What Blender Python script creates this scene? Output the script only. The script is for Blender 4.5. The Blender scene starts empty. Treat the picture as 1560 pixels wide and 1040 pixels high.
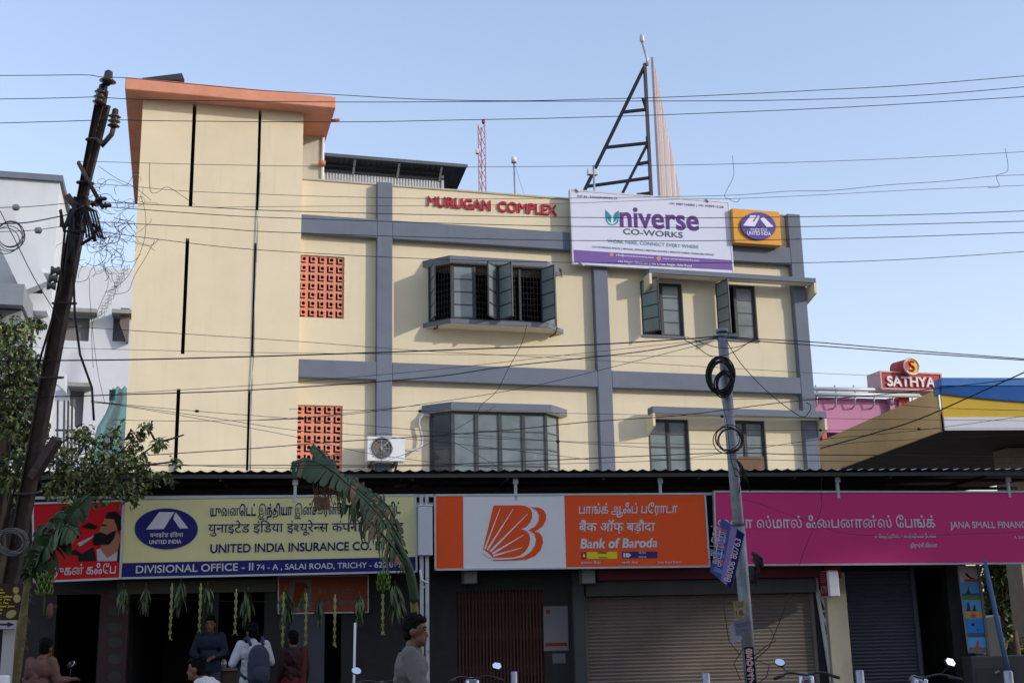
import bpy, bmesh, math, random
from mathutils import Vector, Matrix, Quaternion, noise
from mathutils.geometry import tessellate_polygon, interpolate_bezier
R = math.radians
scn = bpy.context.scene
col = scn.collection
random.seed(7)

# ------------------------------------------------------------------ camera
FOC, PITCH, ROLL, YAW = 1850.0, 0.237728, -0.022364, 0.271246
CAM = Vector((0.0, 0.0, 1.6))
FWD = Vector((math.sin(YAW)*math.cos(PITCH), math.cos(YAW)*math.cos(PITCH), math.sin(PITCH)))
_r0 = Vector((math.cos(YAW), -math.sin(YAW), 0)); _u0 = _r0.cross(FWD)
RGT = math.cos(ROLL)*_r0 + math.sin(ROLL)*_u0
UPV = -math.sin(ROLL)*_r0 + math.cos(ROLL)*_u0
cd = bpy.data.cameras.new('camera'); camera = bpy.data.objects.new('camera', cd); col.objects.link(camera)
cd.sensor_fit = 'HORIZONTAL'; cd.sensor_width = 36; cd.lens = 36*FOC/1560; cd.clip_end = 3000; cd.clip_start = .05
camera.matrix_world = Matrix(((RGT.x, UPV.x, -FWD.x, CAM.x), (RGT.y, UPV.y, -FWD.y, CAM.y), (RGT.z, UPV.z, -FWD.z, CAM.z), (0, 0, 0, 1)))
scn.camera = camera

# ------------------------------------------------------------------ light
SUN_EL, SUN_AZ = R(20.5), R(127)
SUNV = Vector((math.sin(SUN_AZ)*math.cos(SUN_EL), math.cos(SUN_AZ)*math.cos(SUN_EL), math.sin(SUN_EL)))
world = bpy.data.worlds.new("World"); scn.world = world; world.use_nodes = True
wn = world.node_tree; sky = wn.nodes.new('ShaderNodeTexSky'); sky.sky_type = 'NISHITA'; sky.sun_disc = False
sky.sun_elevation = SUN_EL; sky.sun_rotation = SUN_AZ; sky.air_density = 1.45; sky.dust_density = 1.4; sky.ozone_density = 1.6; sky.altitude = 80
gm = wn.nodes.new('ShaderNodeGamma'); gm.inputs[1].default_value = .8; wn.links.new(sky.outputs[0], gm.inputs[0])     # hazier, flatter sky
tn = wn.nodes.new('ShaderNodeMix'); tn.data_type = 'RGBA'; tn.blend_type = 'MULTIPLY'; tn.inputs[0].default_value = 1; tn.inputs[7].default_value = (1.74, 1.66, 1.88, 1)
wn.links.new(gm.outputs[0], tn.inputs[6]); wn.links.new(tn.outputs[2], wn.nodes['Background'].inputs[0]); wn.nodes['Background'].inputs[1].default_value = 0.15
sd = bpy.data.lights.new('sun', 'SUN'); sd.energy = 2.0; sd.angle = R(0.9); sd.color = (1, .93, .82)
sun = bpy.data.objects.new('sun', sd); col.objects.link(sun); sun.rotation_euler = (-SUNV).to_track_quat('-Z', 'Y').to_euler()
sun.location = (20, -20, 40)
scn.view_settings.view_transform = 'Standard'; scn.view_settings.look = 'None'; scn.view_settings.gamma = 1
scn.view_settings.exposure = .34

# ------------------------------------------------------------------ projection helpers: a photo pixel to a point on a real plane
def ray(px, py): return FWD + RGT*((px-780)/FOC) + UPV*((520-py)/FOC)
def PD(px, py, d): return CAM + ray(px, py)*d                       # a point d metres in front
def PY(px, py, Y): d = ray(px, py); return CAM + d*(Y/d.y)          # on the wall plane y = Y
def PZ(px, py, Z): d = ray(px, py); return CAM + d*((Z-CAM.z)/d.z)
class Frame:
    def __init__(s, o, ang): s.o = Vector(o); s.x = Vector((math.cos(ang), math.sin(ang), 0)); s.n = Vector((math.sin(ang), -math.cos(ang), 0))
    def P(s, px, py, off=0.0):                                      # world point of a pixel on the plane pushed off metres to the street
        d = ray(px, py); o = s.o + s.n*off; t = (o-CAM).dot(s.n)/d.dot(s.n); return CAM + d*t
    def sz(s, px, py, off=0.0): p = s.P(px, py, off); return (p-s.o).dot(s.x), p.z
    def W(s, a, off, z): p = s.o + s.x*a + s.n*off; return Vector((p.x, p.y, z))
FAC = Frame((0, 26, 0), 0)
_c = PD(780, 800, 20.5)
SHOP = Frame((_c.x, _c.y, 0), R(-7.24))

# ------------------------------------------------------------------ materials
MATS = {}
def mat(name, c, rough=.7, metal=0., var=.12, scale=3., bump=0., bscale=40., streak=0., dirt=None, spec=.4, alpha=None, wave=None, trans=0.):
    if name in MATS: return MATS[name]
    m = bpy.data.materials.new(name); m.use_nodes = True; nt = m.node_tree; N = nt.nodes; L = nt.links
    b = N['Principled BSDF']; b.inputs['Roughness'].default_value = rough; b.inputs['Metallic'].default_value = metal
    b.inputs['Specular IOR Level'].default_value = spec
    tc = N.new('ShaderNodeTexCoord')
    def nz(sc, det=6, vec=None, rgh=.6):
        n = N.new('ShaderNodeTexNoise'); n.inputs['Scale'].default_value = sc; n.inputs['Detail'].default_value = det; n.inputs['Roughness'].default_value = rgh
        L.new(vec or tc.outputs['Object'], n.inputs['Vector']); return n.outputs['Fac']
    def mixc(fac, a, bb, mode='MIX'):
        x = N.new('ShaderNodeMix'); x.data_type = 'RGBA'; x.blend_type = mode
        if isinstance(fac, float): x.inputs[0].default_value = fac
        else: L.new(fac, x.inputs[0])
        for i, v in ((6, a), (7, bb)):
            if isinstance(v, tuple): x.inputs[i].default_value = (*v[:3], 1)
            else: L.new(v, x.inputs[i])
        return x.outputs[2]
    def ramp(f, lo, hi):
        r = N.new('ShaderNodeMapRange'); r.inputs[1].default_value = lo; r.inputs[2].default_value = hi; L.new(f, r.inputs[0]); return r.outputs[0]
    dark = tuple(v*(1-var) for v in c); lite = tuple(min(1, v*(1+var*.6)) for v in c)
    out = mixc(ramp(nz(scale), .3, .7), dark, lite)
    out = mixc(ramp(nz(scale*.23, 3), .35, .7), out, mixc(1., out, tuple([1-var*.6]*3), 'MULTIPLY'))
    if streak:
        mp = N.new('ShaderNodeMapping'); mp.inputs['Scale'].default_value = (1, 1, .07); L.new(tc.outputs['Object'], mp.inputs[0])
        s = ramp(nz(5., 5, mp.outputs[0]), .56, .8); sm = N.new('ShaderNodeMath'); sm.operation = 'MULTIPLY'; L.new(s, sm.inputs[0]); sm.inputs[1].default_value = streak
        out = mixc(sm.outputs[0], out, dirt or tuple(v*.45 for v in c))
    elif dirt:
        out = mixc(ramp(nz(scale*1.7, 8, None, .7), .55, .72), out, dirt)
    L.new(out, b.inputs['Base Color'])
    rr = N.new('ShaderNodeMapRange'); rr.inputs[3].default_value = max(.02, rough-.1); rr.inputs[4].default_value = min(1, rough+.12); L.new(nz(scale*2), rr.inputs[0]); L.new(rr.outputs[0], b.inputs['Roughness'])
    if bump:
        bp = N.new('ShaderNodeBump'); bp.inputs['Strength'].default_value = bump; bp.inputs['Distance'].default_value = .02; L.new(nz(bscale, 5), bp.inputs['Height']); L.new(bp.outputs[0], b.inputs['Normal'])
    if trans: b.inputs['Transmission Weight'].default_value = trans
    if alpha is not None: b.inputs['Alpha'].default_value = alpha
    MATS[name] = m; return m
def srgb(r, g, b):
    f = lambda v: ((v/255+.055)/1.055)**2.4 if v > 10 else v/255/12.92
    return (f(r), f(g), f(b))

M_cream = mat('cream_plaster', (.74, .645, .455), .85, var=.05, scale=1.3, bump=.1, bscale=60, streak=.4, dirt=(.57, .50, .375))
M_grey = mat('slate_grey_paint', (.16, .182, .232), .75, var=.1, scale=2, bump=.1, streak=.2, dirt=(.095, .105, .13), spec=.2)
M_orange = mat('terracotta_paint', (.70, .30, .19), .8, var=.12, scale=3, bump=.15, streak=.18, dirt=(.36, .15, .1))
M_jali = mat('salmon_block', (.72, .28, .185), .85, var=.12, scale=8, bump=.2)
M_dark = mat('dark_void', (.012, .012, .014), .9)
M_room = mat('dim_room', (.10, .10, .095), .9)
M_frame = mat('window_iron', (.05, .055, .062), .55, var=.2, scale=9, dirt=(.10, .07, .05))
M_glass = mat('frosted_glass', (.22, .265, .275), .22, var=.3, scale=1.4, spec=.6, streak=.25, bump=.12, bscale=5)
M_glass2 = mat('frosted_glass_open', (.20, .245, .235), .3, var=.12, scale=2.5, spec=.6)
M_glass3 = mat('dark_glass', (.035, .045, .06), .12, var=.2, scale=2, spec=.7)
M_black = mat('black_cable', (.022, .022, .024), .65, var=.3, scale=3)
M_grille = mat('wrought_iron', (.02, .02, .022), .6)
M_metal = mat('galvanised_steel', (.42, .44, .46), .45, .6, var=.15, scale=6)
M_silver = mat('aluminium_frame', (.50, .52, .55), .45, .3, var=.1, scale=6)
M_white = mat('white_paint', (.74, .75, .76), .6, var=.08, scale=3, streak=.25, dirt=(.42, .41, .38))
M_whitewall = mat('whitewashed_wall', (.64, .68, .72), .85, var=.07, scale=1, bump=.1, streak=.3, dirt=(.4, .43, .46))
M_rust = mat('rusty_pole', (.075, .05, .042), .75, .2, var=.35, scale=6, bump=.3, dirt=(.13, .085, .07))
M_pole = mat('grey_tubular_pole', (.27, .285, .31), .5, .35, var=.25, scale=5, bump=.1, dirt=(.14, .14, .15))
M_awn_shade = mat('awning_underside_shade', (.10, .105, .115), .5, .4, var=.2, scale=5)
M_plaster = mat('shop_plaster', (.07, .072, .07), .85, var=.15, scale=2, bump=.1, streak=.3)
M_concrete = mat('concrete_slab', (.30, .30, .29), .85, var=.15, scale=3, bump=.15, streak=.3)
M_ceramic = mat('brown_porcelain', (.045, .03, .028), .2, var=.2, scale=8)
M_leaf = mat('green_leaf', (.10, .165, .045), .5, var=.35, scale=9)
M_leaf2 = mat('yellow_green_leaf', (.34, .37, .12), .5, var=.3, scale=9)
M_leafd = mat('dark_leaf', (.04, .068, .025), .5, var=.3, scale=9)
M_bark = mat('bark', (.10, .075, .05), .9, var=.3, scale=10, bump=.4)
M_banana = mat('banana_leaf', (.032, .068, .024), .55, var=.3, scale=6)
M_banana2 = mat('banana_leaf_pale', (.07, .125, .045), .55, var=.3, scale=6)
M_dry = mat('dry_leaf', (.20, .13, .075), .8, var=.3, scale=12)
M_stem = mat('banana_stem', (.22, .20, .075), .6, var=.4, scale=7, dirt=(.09, .05, .03))
M_skin = mat('skin', (.155, .075, .045), .5, var=.12, scale=20)
M_hair = mat('black_hair', (.006, .005, .005), .75, var=.3, scale=60, bump=.5, bscale=120, spec=.1)

# ------------------------------------------------------------------ mesh building
class MB:
    def __init__(s): s.v = []; s.f = []; s.mi = []; s.sm = []
    def add(s, vs, fs, m=0, sm=False):
        b = len(s.v); s.v += [Vector(v) for v in vs]
        for f in fs: s.f.append([i+b for i in f]); s.mi.append(m); s.sm.append(sm)
    def hexa(s, p, m=0): s.add(p, [(0, 3, 2, 1), (4, 5, 6, 7), (0, 1, 5, 4), (1, 2, 6, 5), (2, 3, 7, 6), (3, 0, 4, 7)], m)
    def box(s, x0, x1, y0, y1, z0, z1, m=0, fr=None):
        c = [(x0, y0, z0), (x1, y0, z0), (x1, y1, z0), (x0, y1, z0), (x0, y0, z1), (x1, y0, z1), (x1, y1, z1), (x0, y1, z1)]
        s.hexa([fr.W(a, -y, z) for a, y, z in c] if fr else c, m)   # in a frame y counts away from the street
    def bar(s, a, b, w, h=None, m=0, up=(0, 0, 1)):
        a, b = Vector(a), Vector(b); h = h or w; d = (b-a).normalized(); u = Vector(up)
        if abs(d.dot(u)) > .98: u = Vector((0, 1, 0))
        x = d.cross(u).normalized(); y = x.cross(d); x *= w/2; y *= h/2
        s.hexa([a-x-y, a+x-y, a+x+y, a-x+y, b-x-y, b+x-y, b+x+y, b-x+y], m)
    def prism(s, pts, vec, m=0, holes=()):
        vec = Vector(vec); loops = [[Vector(p) for p in pts]]+[[Vector(p) for p in h] for h in holes]
        tri = tessellate_polygon(loops); flat = [p for l in loops for p in l]; n = len(flat)
        s.add(flat+[p+vec for p in flat], [tuple(t) for t in tri]+[tuple(i+n for i in reversed(t)) for t in tri], m)
        o = len(s.v)-2*n; k = 0
        for l in loops:
            q = len(l)
            for i in range(q): s.f.append([o+k+i, o+k+(i+1) % q, o+n+k+(i+1) % q, o+n+k+i]); s.mi.append(m); s.sm.append(False)
            k += q
    def tube(s, pts, r, n=6, m=0, caps=True):
        pts = [Vector(p) for p in pts]; rs = r if isinstance(r, (list, tuple)) else [r]*len(pts); vs = []; prev = None
        for i, p in enumerate(pts):
            d = (pts[min(i+1, len(pts)-1)]-pts[max(i-1, 0)])
            d = d.normalized() if d.length > 1e-9 else Vector((0, 0, 1))
            if prev is None:
                a = d.orthogonal().normalized()
            else:
                a = (prev-d*prev.dot(d)); a = a.normalized() if a.length > 1e-6 else d.orthogonal().normalized()
            prev = a; b = d.cross(a)
            for k in range(n): t = 2*math.pi*k/n; vs.append(p+(a*math.cos(t)+b*math.sin(t))*rs[i])
        fs = [(i*n+k, i*n+(k+1) % n, (i+1)*n+(k+1) % n, (i+1)*n+k) for i in range(len(pts)-1) for k in range(n)]
        b0 = len(s.v); s.add(vs, fs, m, True)
        if caps:
            s.f.append([b0+k for k in reversed(range(n))]); s.f.append([b0+(len(pts)-1)*n+k for k in range(n)]); s.mi += [m, m]; s.sm += [False, False]
    def lathe(s, base, axis, prof, n=14, m=0):
        a = Vector(axis).normalized(); s.tube([Vector(base)+a*h for h, _ in prof], [max(q, 1e-4) for _, q in prof], n, m)
    def ellipsoid(s, c, r, n=12, m=0, rot=None):
        vs = []; fs = []; h = n//2
        for i in range(h+1):
            t = math.pi*i/h
            for k in range(n):
                p = 2*math.pi*k/n; q = Vector((r[0]*math.sin(t)*math.cos(p), r[1]*math.sin(t)*math.sin(p), r[2]*math.cos(t)))
                vs.append(Vector(c)+(rot @ q if rot else q))
        for i in range(h):
            for k in range(n): fs.append((i*n+k, i*n+(k+1) % n, (i+1)*n+(k+1) % n, (i+1)*n+k))
        s.add(vs, fs, m, True)
    def build(s, name, mats, parent=None, bev=0.):
        me = bpy.data.meshes.new(name); o = bpy.data.objects.new(name, me)
        loc = Vector((0, 0, 0)); q = parent
        while q: loc += q.location; q = q.parent
        if parent is None:
            xs = [v.x for v in s.v]; ys = [v.y for v in s.v]; loc = Vector(((min(xs)+max(xs))/2, (min(ys)+max(ys))/2, min(v.z for v in s.v)))
        me.from_pydata([v-loc for v in s.v], [], s.f)
        for m in (mats if isinstance(mats, (list, tuple)) else [mats]): me.materials.append(m)
        me.polygons.foreach_set('material_index', s.mi); me.polygons.foreach_set('use_smooth', s.sm)
        bm = bmesh.new(); bm.from_mesh(me)
        if bev: bmesh.ops.remove_doubles(bm, verts=bm.verts, dist=1e-5)
        bmesh.ops.recalc_face_normals(bm, faces=bm.faces); bm.to_mesh(me); bm.free()
        if parent: o.parent = parent
        else: o.location = loc
        if bev:
            md = o.modifiers.new('bevel', 'BEVEL'); md.width = bev; md.segments = 1; md.limit_method = 'ANGLE'
        col.objects.link(o); return o
def tag(o, label=None, cat=None, group=None, kind=None):
    for k, v in (('label', label), ('category', cat), ('group', group), ('kind', kind)):
        if v: o[k] = v
    return o
def thing(name, label, cat, loc=(0, 0, 0), group=None):
    o = bpy.data.objects.new(name, None); o.location = loc; o.empty_display_size = .2; col.objects.link(o); return tag(o, label, cat, group)
def copy_tree(o, parent=None):
    c = o.copy(); col.objects.link(c)
    if parent: c.parent = parent
    for ch in list(o.children): copy_tree(ch, c)
    return c
def wallholes(mb, fr, s0, s1, z0, z1, y, th, holes, m=0, back=True):
    xs = sorted({s0, s1, *[h[i] for h in holes for i in (0, 1)]}); zs = sorted({z0, z1, *[h[i] for h in holes for i in (2, 3)]})
    for i in range(len(xs)-1):
        for j in range(len(zs)-1):
            a, b, c, d = xs[i], xs[i+1], zs[j], zs[j+1]; mx, mz = (a+b)/2, (c+d)/2
            if a < s0-1e-6 or b > s1+1e-6 or c < z0-1e-6 or d > z1+1e-6: continue
            if any(h[0] < mx < h[1] and h[2] < mz < h[3] for h in holes): continue
            mb.add([fr.W(a, -y, c), fr.W(b, -y, c), fr.W(b, -y, d), fr.W(a, -y, d)], [(0, 1, 2, 3)], m)
            if back: mb.add([fr.W(a, -y-th, c), fr.W(b, -y-th, c), fr.W(b, -y-th, d), fr.W(a, -y-th, d)], [(3, 2, 1, 0)], m)
    for a, b, c, d in list(holes)+[(s0, s1, z0, z1)]:
        p = [(a, c), (b, c), (b, d), (a, d)]
        for k in range(4):
            (u, v), (u2, v2) = p[k], p[(k+1) % 4]
            mb.add([fr.W(u, -y, v), fr.W(u2, -y, v2), fr.W(u2, -y-th, v2), fr.W(u, -y-th, v)], [(0, 1, 2, 3)], m)

# ------------------------------------------------------------------ lettering
_GC = {}
def loops_of(body, font_shear=0.):
    key = (body, font_shear)
    if key in _GC: return _GC[key]
    c = bpy.data.curves.new('lettering', 'FONT'); c.body = body; c.size = 1; c.resolution_u = 3
    o = bpy.data.objects.new('lettering', c); col.objects.link(o)
    dg = bpy.context.evaluated_depsgraph_get(); k = o.evaluated_get(dg).to_curve(dg)
    out = []
    for sp in k.splines:
        P = sp.bezier_points; L = []
        if sp.type == 'BEZIER':
            n = len(P)
            for i in range(n):
                a, b = P[i], P[(i+1) % n]
                straight = (a.handle_right-a.co).cross(b.co-a.co).length < 1e-6 and (b.handle_left-b.co).cross(b.co-a.co).length < 1e-6
                q = interpolate_bezier(a.co, a.handle_right, b.handle_left, b.co, 2 if straight else 5)
                L += [Vector((v.x, v.y)) for v in q[:-1]]
        else: L = [Vector((p.co.x, p.co.y)) for p in sp.points]
        if len(L) > 2:
            if font_shear: L = [Vector((v.x+v.y*font_shear, v.y)) for v in L]
            out.append(L)
    bpy.data.objects.remove(o); bpy.data.curves.remove(c)
    _GC[key] = out; return out
def area(L): return sum(L[i-1].x*L[i].y-L[i].x*L[i-1].y for i in range(len(L)))/2
def inside(p, L):
    r = False
    for i in range(len(L)):
        a, b = L[i-1], L[i]
        if (a.y > p.y) != (b.y > p.y) and p.x < (b.x-a.x)*(p.y-a.y)/(b.y-a.y)+a.x: r = not r
    return r
def fatten(L, d):
    if not d: return L
    n = len(L); out = []
    for i in range(n):
        a = (L[i]-L[i-1]); b = (L[(i+1) % n]-L[i]); t = (a.normalized() if a.length else a)+(b.normalized() if b.length else b)
        t = t.normalized() if t.length > 1e-6 else Vector((0, 0)); out.append(L[i]+Vector((t.y, -t.x))*d)
    return out
def shaped(body, shear=0.):
    """Lines of visual-order text; 'x{..}' marks a half letter: its right stem is cut away."""
    if '{' not in body: return loops_of(body, shear)
    out = []; x = 0.; parts = body.replace('{', '\0{').replace('}', '}\0').split('\0')
    for p in parts:
        if not p: continue
        half = p[0] == '{'; Ls = loops_of(p.strip('{}'), shear)
        if not Ls: continue
        x0 = min(v.x for L in Ls for v in L); x1 = max(v.x for L in Ls for v in L); cut = x0+(x1-x0)*.70 if half else x1
        if p[0] == ' ': x += .22
        out += [[Vector((min(v.x, cut)-x0+x, v.y)) for v in L] for L in Ls]; x += cut-x0-.004
        if p[-1] == ' ': x += .22
    return out
def letters(mb, body, A, B, H, n, bold=0., ref='H', depth=.003, m=0, shear=0., lift=.0012):
    """Lettering between the world points A and B on a baseline, H: a point one letter height above A."""
    A, B, H, n = Vector(A), Vector(B), Vector(H), Vector(n)
    Ls = shaped(body, shear)
    if not Ls: return
    rl = loops_of(ref); rh = max(v.y for L in rl for v in L)
    x0 = min(v.x for L in Ls for v in L); x1 = max(v.x for L in Ls for v in L)
    X = (B-A)/(x1-x0); Y = (H-A)/rh
    sg = 1 if area(max(Ls, key=lambda l: abs(area(l)))) > 0 else -1
    if sg < 0: Ls = [list(reversed(l)) for l in Ls]
    def groups(Lf):
        outer = [l for l in Lf if area(l) > 0]; hs = {i: [] for i in range(len(outer))}
        for h in Lf:
            if area(h) <= 0:
                c = [i for i, l in enumerate(outer) if inside(h[0], l)]
                if c: hs[min(c, key=lambda i: area(outer[i]))].append(h)
        return [(l, hs[i]) for i, l in enumerate(outer)]
    def sound(l, hh):
        loops = [[Vector((v.x, v.y, 0)) for v in q] for q in [l]+hh]; flat = [p for q in loops for p in q]; a = 0
        for t in tessellate_polygon(loops): p, q, r = (flat[i] for i in t); a += abs((q-p).cross(r-p).z)/2
        want = area(l)+sum(area(h) for h in hh); return abs(a-want) < .05*abs(want)
    w = lambda v, i: A+X*(v.x-x0)+Y*v.y+n*(lift+.0006*(i % 4))
    for i, (l, hh) in enumerate(groups(Ls)):
        for b in (bold, bold*.6, bold*.3, 0):
            lf, hf = fatten(l, b), [fatten(h, b) for h in hh]
            if b == 0 or sound(lf, hf): break
        m_ = n*depth
        mb.prism([w(v, i) for v in lf], m_, m, [[w(v, i) for v in h] for h in hf])
def write(mb, fr, off, body, x0, y0, x1, y1, h, **k):
    A = fr.P(x0, y0, off); B = fr.P(x1, y1, off); H = fr.P(x0, y0-h, off); H = A+Vector((0, 0, (H-A).length)) if not k.pop('free', 0) else H
    letters(mb, body, A, B, H, fr.n, **k)
def plate(mb, fr, off, pts, th=.003, m=0, holes=()):
    mb.prism([fr.P(x, y, off) for x, y in pts], fr.n*th, m, [[fr.P(x, y, off) for x, y in h] for h in holes])
def ell(cx, cy, rx, ry, n=28, rot=0.):
    return [(cx+rx*math.cos(t)*math.cos(rot)-ry*math.sin(t)*math.sin(rot), cy+rx*math.cos(t)*math.sin(rot)+ry*math.sin(t)*math.cos(rot)) for t in [2*math.pi*i/n for i in range(n)]]
def paint(c, name=None, rough=.5, var=.05): return mat(name or 'print_%02x%02x%02x' % c, srgb(*c), rough, var=var, scale=2.5, spec=.15)

# ------------------------------------------------------------------ ground
g = MB(); g.add([(-400, -400, -.02), (500, -400, -.02), (500, 900, -.02), (-400, 900, -.02)], [(0, 1, 2, 3)])
tag(g.build('ground', mat('ground_earth', (.20, .17, .13), .95, var=.2, scale=.4)), kind='structure')
g = MB(); a = SHOP
g.add([a.W(-60, 22, 0), a.W(80, 22, 0), a.W(80, 5.2, 0), a.W(-60, 5.2, 0)], [(0, 1, 2, 3)])
tag(g.build('road', mat('asphalt', (.042, .042, .044), .9, var=.2, scale=2, bump=.3)), kind='structure')
g = MB(); g.box(-60, 80, -5.2, 6, -.02, .13, fr=a)
tag(g.build('pavement', mat('paving', (.08, .078, .073), .9, var=.2, scale=1.5, bump=.2)), kind='structure')

# ------------------------------------------------------------------ the cream building
YF = 26.0
bld = thing('commercial_building', 'three storey cream building with slate grey pilasters and a tall stair tower', 'building', (6, YF, 0))
X0 = PY(456, 450, YF).x; X3 = PY(1241, 600, YF-.18).x
ZP = PY(638, 287.6, YF).z; ZU0 = PY(599, 363.5, YF-.18).z; ZU1 = PY(599, 335.6, YF-.18).z; ZL0 = PY(911, 589.3, YF-.18).z; ZL1 = PY(909, 563.4, YF-.18).z
pil = [(PY(574, 450, YF-.18).x, PY(597.8, 450, YF-.18).x), (PY(907, 480, YF-.18).x, PY(928.3, 480, YF-.18).x), (PY(1220.7, 593, YF-.18).x, X3)]
def rect(pl, pr, pt, pb, mid=None):                                 # px left/right at the middle row, px top/bottom at mid column -> wall rectangle
    my = (pt+pb)/2; mx = mid or (pl+pr)/2
    return PY(pl, my, YF).x, PY(pr, my, YF).x, PY(mx, pb, YF).z, PY(mx, pt, YF).z
J1 = rect(454.3, 524.4, 389.5, 484.3); J2 = rect(447, 521.5, 617, 718); J2 = (J2[0], J2[1], J2[3]-(J1[3]-J1[2])*1.02, J2[3])
# bays
BY = YF-.54; GY = YF-.41
def baygeo(A, B, C, top, bot, glassl, glassb, glassc):
    return dict(xA=PY(*A, YF).x, xB=PY(*B, BY).x, xC=PY(*C, BY).x, zt=top, zb=bot, xa=PY(*glassl, YF).x, xb=PY(*glassb, GY).x, xc=PY(*glassc, GY).x)
b1 = baygeo((643.7, 398), (685.4, 395), (833.7, 402), (PY(685.4, 398, BY).z, PY(685.4, 388.8, BY).z), (PY(686.7, 491.5, BY).z, PY(686.7, 485, BY).z), (654, 450), (688, 450), (826, 450))
zt2 = PY(687, 623, BY).z
b2 = baygeo((643, 620), (687.3, 616), (840, 620), (zt2, PY(687.3, 611.6, BY).z), (zt2-1.75, zt2-1.66), (656, 680), (689, 680), (832, 680))
for b in (b1, b2): b['xD'] = b['xC']+b['xB']-b['xA']; b['xd'] = b['xc']+b['xb']-b['xa']
WA = rect(977, 1041, 430, 511.5, 1010); WB = rect(1092, 1153, 434, 517, 1125)
WC = rect(988.5, 1051, 638, 722, 1020); WD = rect(1107, 1168, 640, 722, 1140)
holes = [J1, J2, WA, WB, WC, WD] + [(b['xa']+.12, b['xd']-.12, b['bot'][1]+.05, b['top '.strip()][0]-.04) if False else (b['xa']+.12, b['xd']-.12, b['zb'][1]+.05, b['zt'][0]-.04) for b in (b1, b2)]
w = MB(); wallholes(w, FAC, X0-.3, X3-.02, 0, ZP, 0, .23, holes)
w.build('front_wall', M_cream, bld)
w = MB()
w.box(X3-.25, X3-.02, YF+.235, YF+17, 0, ZP-.004); w.box(X0-.3, X3-.02, YF+17, YF+17.2, 0, ZP)
for z in (3.7, 7.0, 10.4): w.box(X0-.3, X3-.26, YF+.24, YF+16.99, z, z+.15)
for x in (5.9, 10.4): w.box(x, x+.12, YF+.24, YF+3.19, 3.86, 10.39)
w.box(X0-.3, X3-.3, YF+3.2, YF+3.32, 3.86, 10.38)
w.build('rear_walls', M_room, bld)
for x0, x1 in pil: w = MB(); w.box(x0, x1, YF-.18, YF-.001, 0, ZP+.03 if x0 < 6 else (PY(914, 402, YF).z+.9 if x0 < 12 else PY(1209, 326, YF-.18).z)); w.build('pilaster', M_grey, bld, .012)
w = MB(); xs = [X0]+[v for p in pil for v in p]
for z0, z1 in ((ZU0, ZU1), (ZL0, ZL1)):
    for i in (0, 2, 4): w = MB(); w.box(xs[i]+.001, xs[i+1]-.001, YF-.179, YF-.001, z0, z1); w.build('band', M_grey, bld, .012)
w = MB(); w.box(X0, X3-.3, YF-.025, YF+.26, ZP, ZP+.05)
w.build('parapet_coping', mat('coping_plaster', (.52, .46, .34), .85, var=.15, scale=4, streak=.3), bld, .01)

def leaf(mb, h, d, wd, z0, z1, rows, t=.03, cols=1):
    h = Vector((h[0], h[1], 0)); d = Vector((d[0], d[1], 0)).normalized(); n = Vector((d.y, -d.x, 0))
    P = lambda s, z: h+d*s+Vector((0, 0, z))
    for s in [t/2]+[wd*i/cols for i in range(1, cols)]+[wd-t/2]: mb.bar(P(s, z0), P(s, z1), t, t, 0, d)
    for i in range(rows+1): z = z0+t/2+(z1-z0-t)*i/rows; mb.bar(P(t, z), P(wd-t, z), t*.8, t, 0, (0, 0, 1))
    mb.prism([P(t*.5, z0+t/2), P(wd-t*.5, z0+t/2), P(wd-t*.5, z1-t/2), P(t*.5, z1-t/2)], n*.006, 1)
def grille(mb, a, b, z0, z1, seed):
    rng = random.Random(seed); a, b = Vector(a), Vector(b); L = (b-a).length; u = (b-a)/L
    n = max(4, int(L/.07))
    for i in range(n+1): p = a+u*(L*i/n); mb.bar(p+Vector((0, 0, z0)), p+Vector((0, 0, z1)), .011)
    k = int((z1-z0)/.13)
    for i in range(k+1): z = z0+(z1-z0)*i/k; mb.bar(a+Vector((0, 0, z)), b+Vector((0, 0, z)), .010)
    for i in range(n-1):                                            # scrolls
        for j in range(k):
            if rng.random() < .5: continue
            c = a+u*(L*(i+.5)/n)+Vector((0, 0, z0+(z1-z0)*(j+.5)/k)); r = .045
            mb.tube([c+u*(r*math.cos(t))+Vector((0, 0, r*math.sin(t))) for t in [k2*.9 for k2 in range(6)]], .006, 4)
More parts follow.
